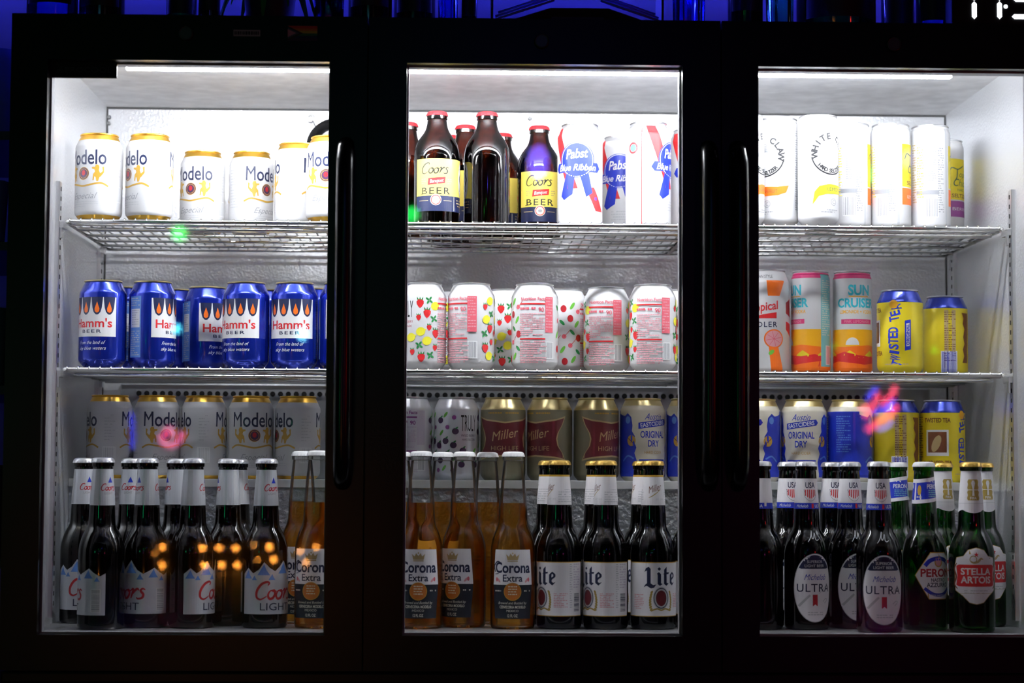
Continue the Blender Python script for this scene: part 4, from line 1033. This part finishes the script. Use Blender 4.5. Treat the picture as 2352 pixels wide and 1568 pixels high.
stock([('stellab', 2232, 1.715, -2, 'green bottle with white neck wrap and red name banner, front'),
       ('stellab', 2272, 1.650, 14, 'green bottle with white neck wrap nearest the right wall'),
       ('stellab', 2166, 1.625, 20, 'green bottle with white neck wrap behind the blue-banded one')], ZF, 'green bottles with white neck wraps', 'bottle')

settle()
for q in QUEUE: place(q[0], q[1], q[2], q[3]+0.0003, q[4], q[5], q[6], q[7])

# ------------------------------------------------------------------ the room
wallm = bumpy(mat('painted plaster', (0.30, 0.30, 0.34), 0.7), 40, 0.2)
fl = boxes('floor', [(-2.2, 2.4, -3.95, 0.95, -0.05, 0.0)], bumpy(mat('dark tiled floor', (0.012, 0.011, 0.012), 0.35), 12, 0.15), None); tag(fl, kind='structure')
wb = boxes('wall_back', [(-2.2, 2.4, 0.90, 0.95, 0.0, 2.4)], wallm, None); tag(wb, kind='structure')
wf = boxes('wall_front', [(-2.2, 2.4, -3.95, -3.90, 0.0, 2.4)], mat('black wall', (0.002, 0.002, 0.002), 0.9, spec=0.1), None); tag(wf, kind='structure')

# blue light tape on the wall above the cooler
bm = bmesh.new(); box(bm, -1.4, 1.3, 0.885, 0.8995, 1.26, 1.268)
tape = obj('light_tape', bm, mat('blue led tape', (0.02, 0.02, 0.1), 0.5, emit=(0.045, 0.05, 1.0), es=230.0)); tag(tape, 'blue light tape running along the wall above the cooler', 'light strip')
# things standing on top of the cooler, seen just above its edge
TOPZ = OZ1+0.0005
def top_bottle(px0, px1, y, h, m, label, capm=blackm, neck=0.34):
    p0, p1 = at(px0, 20, y), at(px1, 20, y); r = (p1.x-p0.x)/2*1000; cx = (p0.x+p1.x)/2
    P = [(r*0.86, 0.5), (r*0.95, 1.5), (r, 6), (r, h*0.58), (r*0.96, h*0.64), (r*0.74, h*0.71), (r*neck*1.15, h*0.78), (r*neck, h*0.84), (r*neck*0.94, h*0.95)]
    root = empty('liquor_bottle', (cx, y, TOPZ)); lathe('glass_bottle', P, [m], root, n=40)
    rr = r*neck*1.05; lathe('cap', [(rr, h*0.93), (rr, h), (rr*0.9, h+1), (0.5, h+1)], [capm], root, n=24, closed_top=True)
    R_ = Art(P); R_.rect(-r*1.0, h*0.15, r*1.0, h*0.5, 'black'); R_.rect(-r*0.8, h*0.38, r*0.8, h*0.42, 'tan'); R_.build('body_label', root, thick=0.3)
    tag(root, label, 'bottle', 'bottles on top of the cooler'); return root
blueg = glass('blue tinted glass', (0.25, 0.35, 0.9), 0.06); darkg = mat('dark glass', (0.01, 0.012, 0.02), 0.1); greeng = glass('deep green glass', (0.05, 0.4, 0.12), 0.06)
top_bottle(62, 178, 0.10, 290, blueg, 'pale blue-lit bottle at the left end of the cooler top')
top_bottle(182, 286, 0.12, 300, darkg, 'dark bottle second from the left end of the cooler top')
top_bottle(382, 452, 0.14, 280, greeng, 'green glass bottle left of the curled green leaves on the cooler top')
top_bottle(456, 506, 0.10, 260, darkg, 'slim dark bottle beside the green glass one on the cooler top')
top_bottle(800, 900, 0.10, 300, darkg, 'broad dark bottle on the cooler top above the left and centre door gap')
top_bottle(905, 1000, 0.14, 310, darkg, 'dark bottle next to the row of thin blue-lit gaps')
top_bottle(1060, 1096, 0.10, 240, darkg, 'narrow dark bottle just left of the slatted rack')
top_bottle(1672, 1752, 0.10, 300, darkg, 'dark bottle between the ribbed tumbler and the twisted glass')
top_bottle(1830, 2010, 0.16, 300, greeng, 'wide green bottle on the cooler top above the right door')
top_bottle(2024, 2100, 0.22, 260, blueg, 'blue-lit bottle left of the digital clock, farther one')
top_bottle(2104, 2180, 0.12, 260, blueg, 'blue-lit bottle left of the digital clock, nearer one')
def leaf_plant(px, y, label):
    c0 = at(px, 20, y); root = empty('potted_plant', (c0.x, y, TOPZ))
    lathe('pot', [(26, 0.5), (30, 2), (36, 60), (38, 66), (35, 66), (33, 58), (1, 56)], [mat('dark pot', (0.02, 0.02, 0.02), 0.6)], root, n=32)
    bm = bmesh.new()
    for j in range(13):
        a = 2*PI*j/13 + 0.3; L = 0.055 + 0.012*(j % 3); last = None
        for k in range(8):
            t = k/7; r = 0.01 + L*t; z = 0.058 + 0.055*math.sin(t*2.6) - 0.075*t*t*(1 if j % 2 else 0.7); ww = 0.009*math.sin(PI*(0.12+0.86*t))
            d = Vector((math.cos(a), math.sin(a), 0)); s = Vector((-math.sin(a), math.cos(a), 0))
            cur = [bm.verts.new(d*r + s*q*ww + Vector((0, 0, z - abs(q)*0.002))) for q in (-1, 0, 1)]
            if last:
                for q in range(2): bm.faces.new((last[q], last[q+1], cur[q+1], cur[q]))
            last = cur
    o = obj('leaves', bm, mat('green leaf', (0.03, 0.30, 0.05), 0.45), root, smooth='all'); tag(root, label, 'plant')
leaf_plant(620, 0.10, 'small potted plant with curled green leaves on the cooler top')
# ribbed tumbler and twisted glass
def tumbler(px0, px1, y, m, label, n=28, fl=0.9, h=95):
    p0, p1 = at(px0, 20, y), at(px1, 20, y); r = (p1.x-p0.x)/2*1000; cx = (p0.x+p1.x)/2
    P = [(r*0.85, 0.5), (r*0.92, 3), (r*0.97, h*0.5), (r, h), (r-2, h), (r*0.9, 8), (1, 7)]
    root = lathe('tumbler', P, [m], None, n=n*2, flute={1: fl, 2: fl, 3: fl*0.6}); root.location = (cx, y, TOPZ); tag(root, label, 'glass', 'drinking glasses on the cooler top')
tumbler(1546, 1618, 0.0, glass('blue lit ribbed glass', (0.5, 0.55, 1.0), 0.1), 'ribbed tumbler glowing blue on the cooler top', 20, 1.6)
tumbler(1762, 1822, 0.0, glass('clear green tinted glass', (0.5, 0.95, 0.8), 0.08), 'clear tumbler with a greenish tint between two dark bottles', 9, 2.2)
tumbler(722, 790, 0.05, glass('smoke glass', (0.15, 0.18, 0.3), 0.08), 'smoky tumbler right of the potted plant', 16, 0.8)
tumbler(1006, 1052, 0.05, glass('pale blue glass', (0.4, 0.5, 1.0), 0.08), 'small blue-lit tumbler left of the narrow dark bottle', 12, 0.8)
# black rack with slanting slats at both ends
rk = empty('slatted_rack', (0, 0, TOPZ)); tag(rk, 'black rack with slanting blue-lit slats at both ends on the cooler top', 'rack')
bm = bmesh.new(); xa, xb = at(1128, 20, -0.03).x, at(1526, 20, -0.03).x; xm = (xa+xb)/2
prof = [(xa, 0.014), (xa+0.05, 0.003), (xa+0.06, 0.0), (xb-0.05, 0.0), (xb-0.03, 0.003), (xb, 0.014)]
pts_ = [(xa+0.045, 0.0), (xb-0.045, 0.0), (xb-0.028, 0.006), (xb-0.075, 0.022), (xa+0.080, 0.022), (xa+0.030, 0.006)]
fv = [bm.verts.new((x, -0.028, z)) for x, z in pts_]; bv = [bm.verts.new((x, 0.10, z)) for x, z in pts_]
bm.faces.new(fv); bm.faces.new(bv[::-1])
for j in range(6): bm.faces.new((fv[j], bv[j], bv[(j+1) % 6], fv[(j+1) % 6]))
obj('tray', bm, blackm, rk)
slatm = mat('bluish translucent slat', (0.15, 0.18, 0.9), 0.3)
for s, x0 in ((1, xa), (-1, xb)):
    for j in range(3):
        bm = bmesh.new(); tube(bm, [(x0+s*(0.002+0.004*j), -0.02+0.008*j, 0.006+0.007*j), (x0+s*(0.085+0.004*j), -0.02+0.008*j, 0.034+0.007*j)], 0.0016, 6); obj('slat', bm, slatm, rk, smooth='all')
    bm = bmesh.new(); box(bm, *sorted((x0, x0+s*0.003)), -0.022, 0.06, 0.0, 0.07); obj('end_post', bm, blackm, rk)
# a dull blue strip coloured to look like blue light; it does not glow
bm = bmesh.new(); box(bm, xm-0.035, xm+0.035, -0.0296, -0.0282, 0.0045, 0.0095); obj('front_strip', bm, mat('dull blue strip', (0.01, 0.012, 0.12), 0.5), rk)
# digital clock
ck = empty('digital_clock', (0, 0, TOPZ)); tag(ck, 'black digital clock with white glowing segments on the right end of the cooler top', 'clock')
a_, b_ = at(2186, 20, 0.03).x, OX1-0.004
boxes('clock_case', [(a_, b_, 0.03, 0.07, 0.0, 0.085)], blackm, ck, bev=0.003)
digm = mat('white glowing digit', (0.9, 0.9, 0.9), 0.5, emit=(0.9, 0.95, 1.0), es=2.2)
def seg(bm, x0, z0, x1, z1, wd):
    v = Vector((x1-x0, 0, z1-z0)); L = v.length; v.normalize(); n_ = Vector((-v.z, 0, v.x)); a = Vector((x0, 0.0288, z0)); b = Vector((x1, 0.0288, z1))
    bm.faces.new([bm.verts.new(p) for p in (a, a+v*wd*.5-n_*wd*.5, b-v*wd*.5-n_*wd*.5, b, b-v*wd*.5+n_*wd*.5, a+v*wd*.5+n_*wd*.5)])
CY = 0.0288
def PX(px, py): q = at(px, py, CY); return q.x, q.z-TOPZ
gw = 0.0070
x1_, zb_ = PX(2238, 44); _, zm_ = PX(2238, 2)
for px, nm in ((2238, 'digit'), (2296, 'digit')):
    bm = bmesh.new(); x, z0 = PX(px, 44); _, z1 = PX(px, 3); seg(bm, x, z0, x, z1, gw); seg(bm, x, z1+0.0008, x, z1+(z1-z0), gw); obj(nm, bm, digm, ck)
bm = bmesh.new()
for py in (15, -24):
    x, z = PX(2310, py); bmesh.ops.create_circle(bm, cap_ends=True, segments=14, radius=0.0030, matrix=Matrix.Translation((x, CY, z)) @ Matrix.Rotation(PI/2, 4, 'X'))
obj('colon', bm, digm, ck)
bm = bmesh.new(); xa_, z0 = PX(2324, 38); xb_, _ = PX(2376, 38); z1 = z0 + (PX(2324, 0)[1]-z0)
seg(bm, xa_, z0, xb_, z0, gw); seg(bm, xa_+0.002, z1+0.001, xb_, z1+0.001, gw); seg(bm, xb_+0.002, z0+0.002, xb_+0.002, z1, gw); seg(bm, xa_+0.0, z1+0.004, xa_+0.0, 2*z1-z0, gw); seg(bm, xa_, 2*z1-z0+0.002, xb_, 2*z1-z0+0.002, gw)
obj('digit', bm, digm, ck)
# side counter with blue-lit barware left of the cooler
ct = empty('side_counter', (0, 0, 0)); tag(ct, 'dark open shelving standing left of the cooler', 'shelving')
boxes('side_panel', [(-1.10, -1.07, 0.12, 0.50, 0.0, 1.0)], blackm, ct); boxes('side_panel', [(-0.596, -0.584, 0.30, 0.50, 0.0, 0.80)], blackm, ct)
for z in (0.18, 0.42, 0.62, 0.775): boxes('shelf_board', [(-1.07, -0.597, 0.12, 0.50, z-0.012, z)], mat('blue grey board', (0.05, 0.06, 0.12), 0.5), ct)
def side_cup(x, y, z, r, h, m, label):
    o = lathe('tumbler', [(r*0.8, 0.5), (r*0.85, 2), (r, h), (r-1.6, h), (r*0.78, 5), (1, 4)], [m], None, n=36); o.location = (x, y, z+0.0005); tag(o, label, 'glass', 'glasses on the side shelving')
whp = mat('frosted blue plastic', (0.2, 0.25, 0.8), 0.4)
side_cup(-0.655, 0.17, 0.775, 38, 120, whp, 'blue cup on the top board of the side shelving')
side_cup(-0.665, 0.17, 0.62, 32, 90, whp, 'blue cup on the second board of the side shelving')
side_cup(-0.66, 0.17, 0.42, 34, 110, mat('grey teal cup', (0.12, 0.2, 0.25), 0.4), 'grey cup on the third board of the side shelving')
side_cup(-0.66, 0.17, 0.18, 34, 130, mat('dim violet cup', (0.16, 0.1, 0.2), 0.4), 'dim violet cup on the lowest board of the side shelving')
bm = bmesh.new(); box(bm, -1.0698, -1.064, 0.13, 0.23, 0.93, 0.938)
t2 = obj('light_tape', bm, mat('deep blue led tape', (0.02, 0.02, 0.1), 0.5, emit=(0.045, 0.05, 1.0), es=60.0), ct)

# ------------------------------------------------------------------ lamps on the far side of the bar; the door panes mirror them
YR = -3.86
def mirror_at(px, py, yr=YR):
    "where a thing at depth yr must stand for a pixel's sight line to reach it by way of the pane"
    p = at(px, py, 2*YG - yr); return Vector((p.x, yr, p.z))
amberl = mat('amber bulb', (0.3, 0.1, 0.02), 0.5, emit=(1.0, 0.36, 0.05), es=120.0)
st = empty('string_light', (0, 0, 0)); tag(st, 'string of amber bulbs along the wall opposite the cooler', 'string light')
bulbs = [(373, 1256, 1), (465, 1258, 1), (503, 1258, 1), (541, 1259, 1), (619, 1256, 1), (726, 1256, .8), (373, 1297, 1), (470, 1298, 1), (508, 1297, 1), (545, 1297, 1), (629, 1285, 1), (703, 1291, .8), (690, 1265, .8), (582, 1252, .5), (592, 1284, .5), (356, 1271, .5)]
for row in (0, 1):
    pts = [mirror_at(b[0], b[1]) + Vector((0, -0.012, 0.0)) for b in sorted(bulbs) if (b[1] > 1275) == bool(row)]
    bm = bmesh.new(); tube(bm, pts, 0.002, 6); obj('cord', bm, blackm, st)
for b in bulbs:
    p = mirror_at(b[0], b[1]); bm = bmesh.new(); bmesh.ops.create_icosphere(bm, subdivisions=1, radius=0.0075*b[2]); obj('bulb', bm, amberl, st, loc=p)
def party(px, py, r, col, es, label, ry=1.0):
    p = mirror_at(px, py); root = empty('party_light', (p.x, p.y, p.z)); tag(root, label, 'lamp', 'coloured party lamps opposite the cooler')
    bm = bmesh.new(); bmesh.ops.create_icosphere(bm, subdivisions=2, radius=r); bmesh.ops.scale(bm, vec=(1, 0.6, ry), verts=bm.verts)
    obj('lens', bm, mat('lamp %s' % label.split()[0] + str(int(es)), (0.1, 0.1, 0.1), 0.4, emit=col, es=es), root, smooth='all')
    bm = bmesh.new(); bmesh.ops.create_cone(bm, cap_ends=True, segments=24, radius1=r*1.1, radius2=r*1.1, depth=0.03, matrix=Matrix.Translation((0, -0.023, 0)) @ Matrix.Rotation(PI/2, 4, 'X')); obj('housing', bm, blackm, root)
party(412, 536, 0.026, (0.02, 1.0, 0.12), 22, 'green party lamp mirrored in the left door upper shelf')
party(945, 492, 0.024, (0.02, 1.0, 0.10), 22, 'green party lamp mirrored at the left edge of the centre door')
party(1236, 372, 0.034, (0.12, 0.10, 1.0), 26, 'violet blue party lamp mirrored on a stubby bottle', 1.6)
party(405, 755, 0.014, (0.10, 0.75, 1.0), 50, 'cyan party lamp mirrored on the blue cans, smaller one')
party(695, 767, 0.016, (0.20, 0.75, 1.0), 44, 'cyan party lamp mirrored beside the left door stile', 1.3)
party(2003, 402, 0.014, (0.10, 1.0, 0.15), 14, 'green party lamp mirrored on the slim white cans', 2.2)
party(2146, 804, 0.012, (0.15, 1.0, 0.02), 8, 'lime green party lamp mirrored on a yellow can')
party(1917, 797, 0.010, (0.10, 0.9, 0.05), 7, 'small lime green party lamp mirrored on the sunset cans')
party(2085, 365, 0.020, (0.2, 0.2, 1.0), 8, 'dim blue party lamp mirrored near the right wall', 1.5)
# neon signs
def neon(name, strokes, label, es):
    root = empty(name, (0, 0, 0)); tag(root, label, 'neon sign', 'neon signs opposite the cooler')
    for col, P, r in strokes:
        bm = bmesh.new(); tube(bm, crv([mirror_at(x, y) for x, y in P], 6), r, 8)
        obj('tube', bm, mat('neon %s %d' % (col, es), (0.1, 0.1, 0.1), 0.4, emit={'pink': (1.0, 0.07, 0.16), 'blue': (0.08, 0.08, 1.0), 'rose': (1.0, 0.12, 0.35)}[col], es=es), root, smooth='all')
neon('neon_sign', [('pink', [(2056, 886), (2050, 905), (2036, 918), (2026, 930)], 0.010), ('pink', [(2018, 902), (2010, 925), (1998, 945), (1984, 958)], 0.009), ('pink', [(2058, 930), (2048, 950), (2024, 965), (2004, 978), (1992, 990)], 0.012),
      ('pink', [(1975, 940), (1990, 934), (2004, 930)], 0.007), ('blue', [(2014, 890), (2000, 905), (1992, 918)], 0.007), ('blue', [(2056, 918), (2040, 934), (2020, 942), (2004, 950)], 0.007), ('blue', [(2050, 968), (2034, 982), (2014, 986)], 0.005)],
     'pink and blue scribble neon sign mirrored in the right door', 24)
neon('neon_sign', [('rose', [(368, 998), (378, 1018), (396, 1022), (414, 1008), (420, 992)], 0.010), ('rose', [(376, 995), (388, 988), (400, 1000)], 0.012), ('blue', [(303, 948), (304, 975), (305, 1005), (305, 1030)], 0.006)],
     'rose and blue neon sign mirrored in the left door', 15)
# side lamps that streak the handles and the lower rail
def wash(name, loc, r, col, es, label):
    root = empty(name, loc); tag(root, label, 'lamp', 'stage lamps around the bar')
    bm = bmesh.new(); bmesh.ops.create_icosphere(bm, subdivisions=2, radius=r); obj('lens', bm, mat(label.split()[0]+' stage lens', (0.1, 0.1, 0.1), 0.4, emit=col, es=es), root, smooth='all')
    bm = bmesh.new(); tube(bm, [(0, 0, -r), (0, 0, -loc[2])], 0.008, 8); obj('stand', bm, blackm, root)
wash('stage_lamp', (-1.3, -1.9, 0.42), 0.05, (0.02, 1.0, 0.35), 9, 'green stage lamp on a thin stand left of the viewer')
wash('stage_lamp', (1.7, -1.7, 0.54), 0.05, (1.0, 0.03, 0.03), 26, 'red stage lamp on a thin stand right of the viewer')
print('OBJECTS', len(bpy.data.objects))
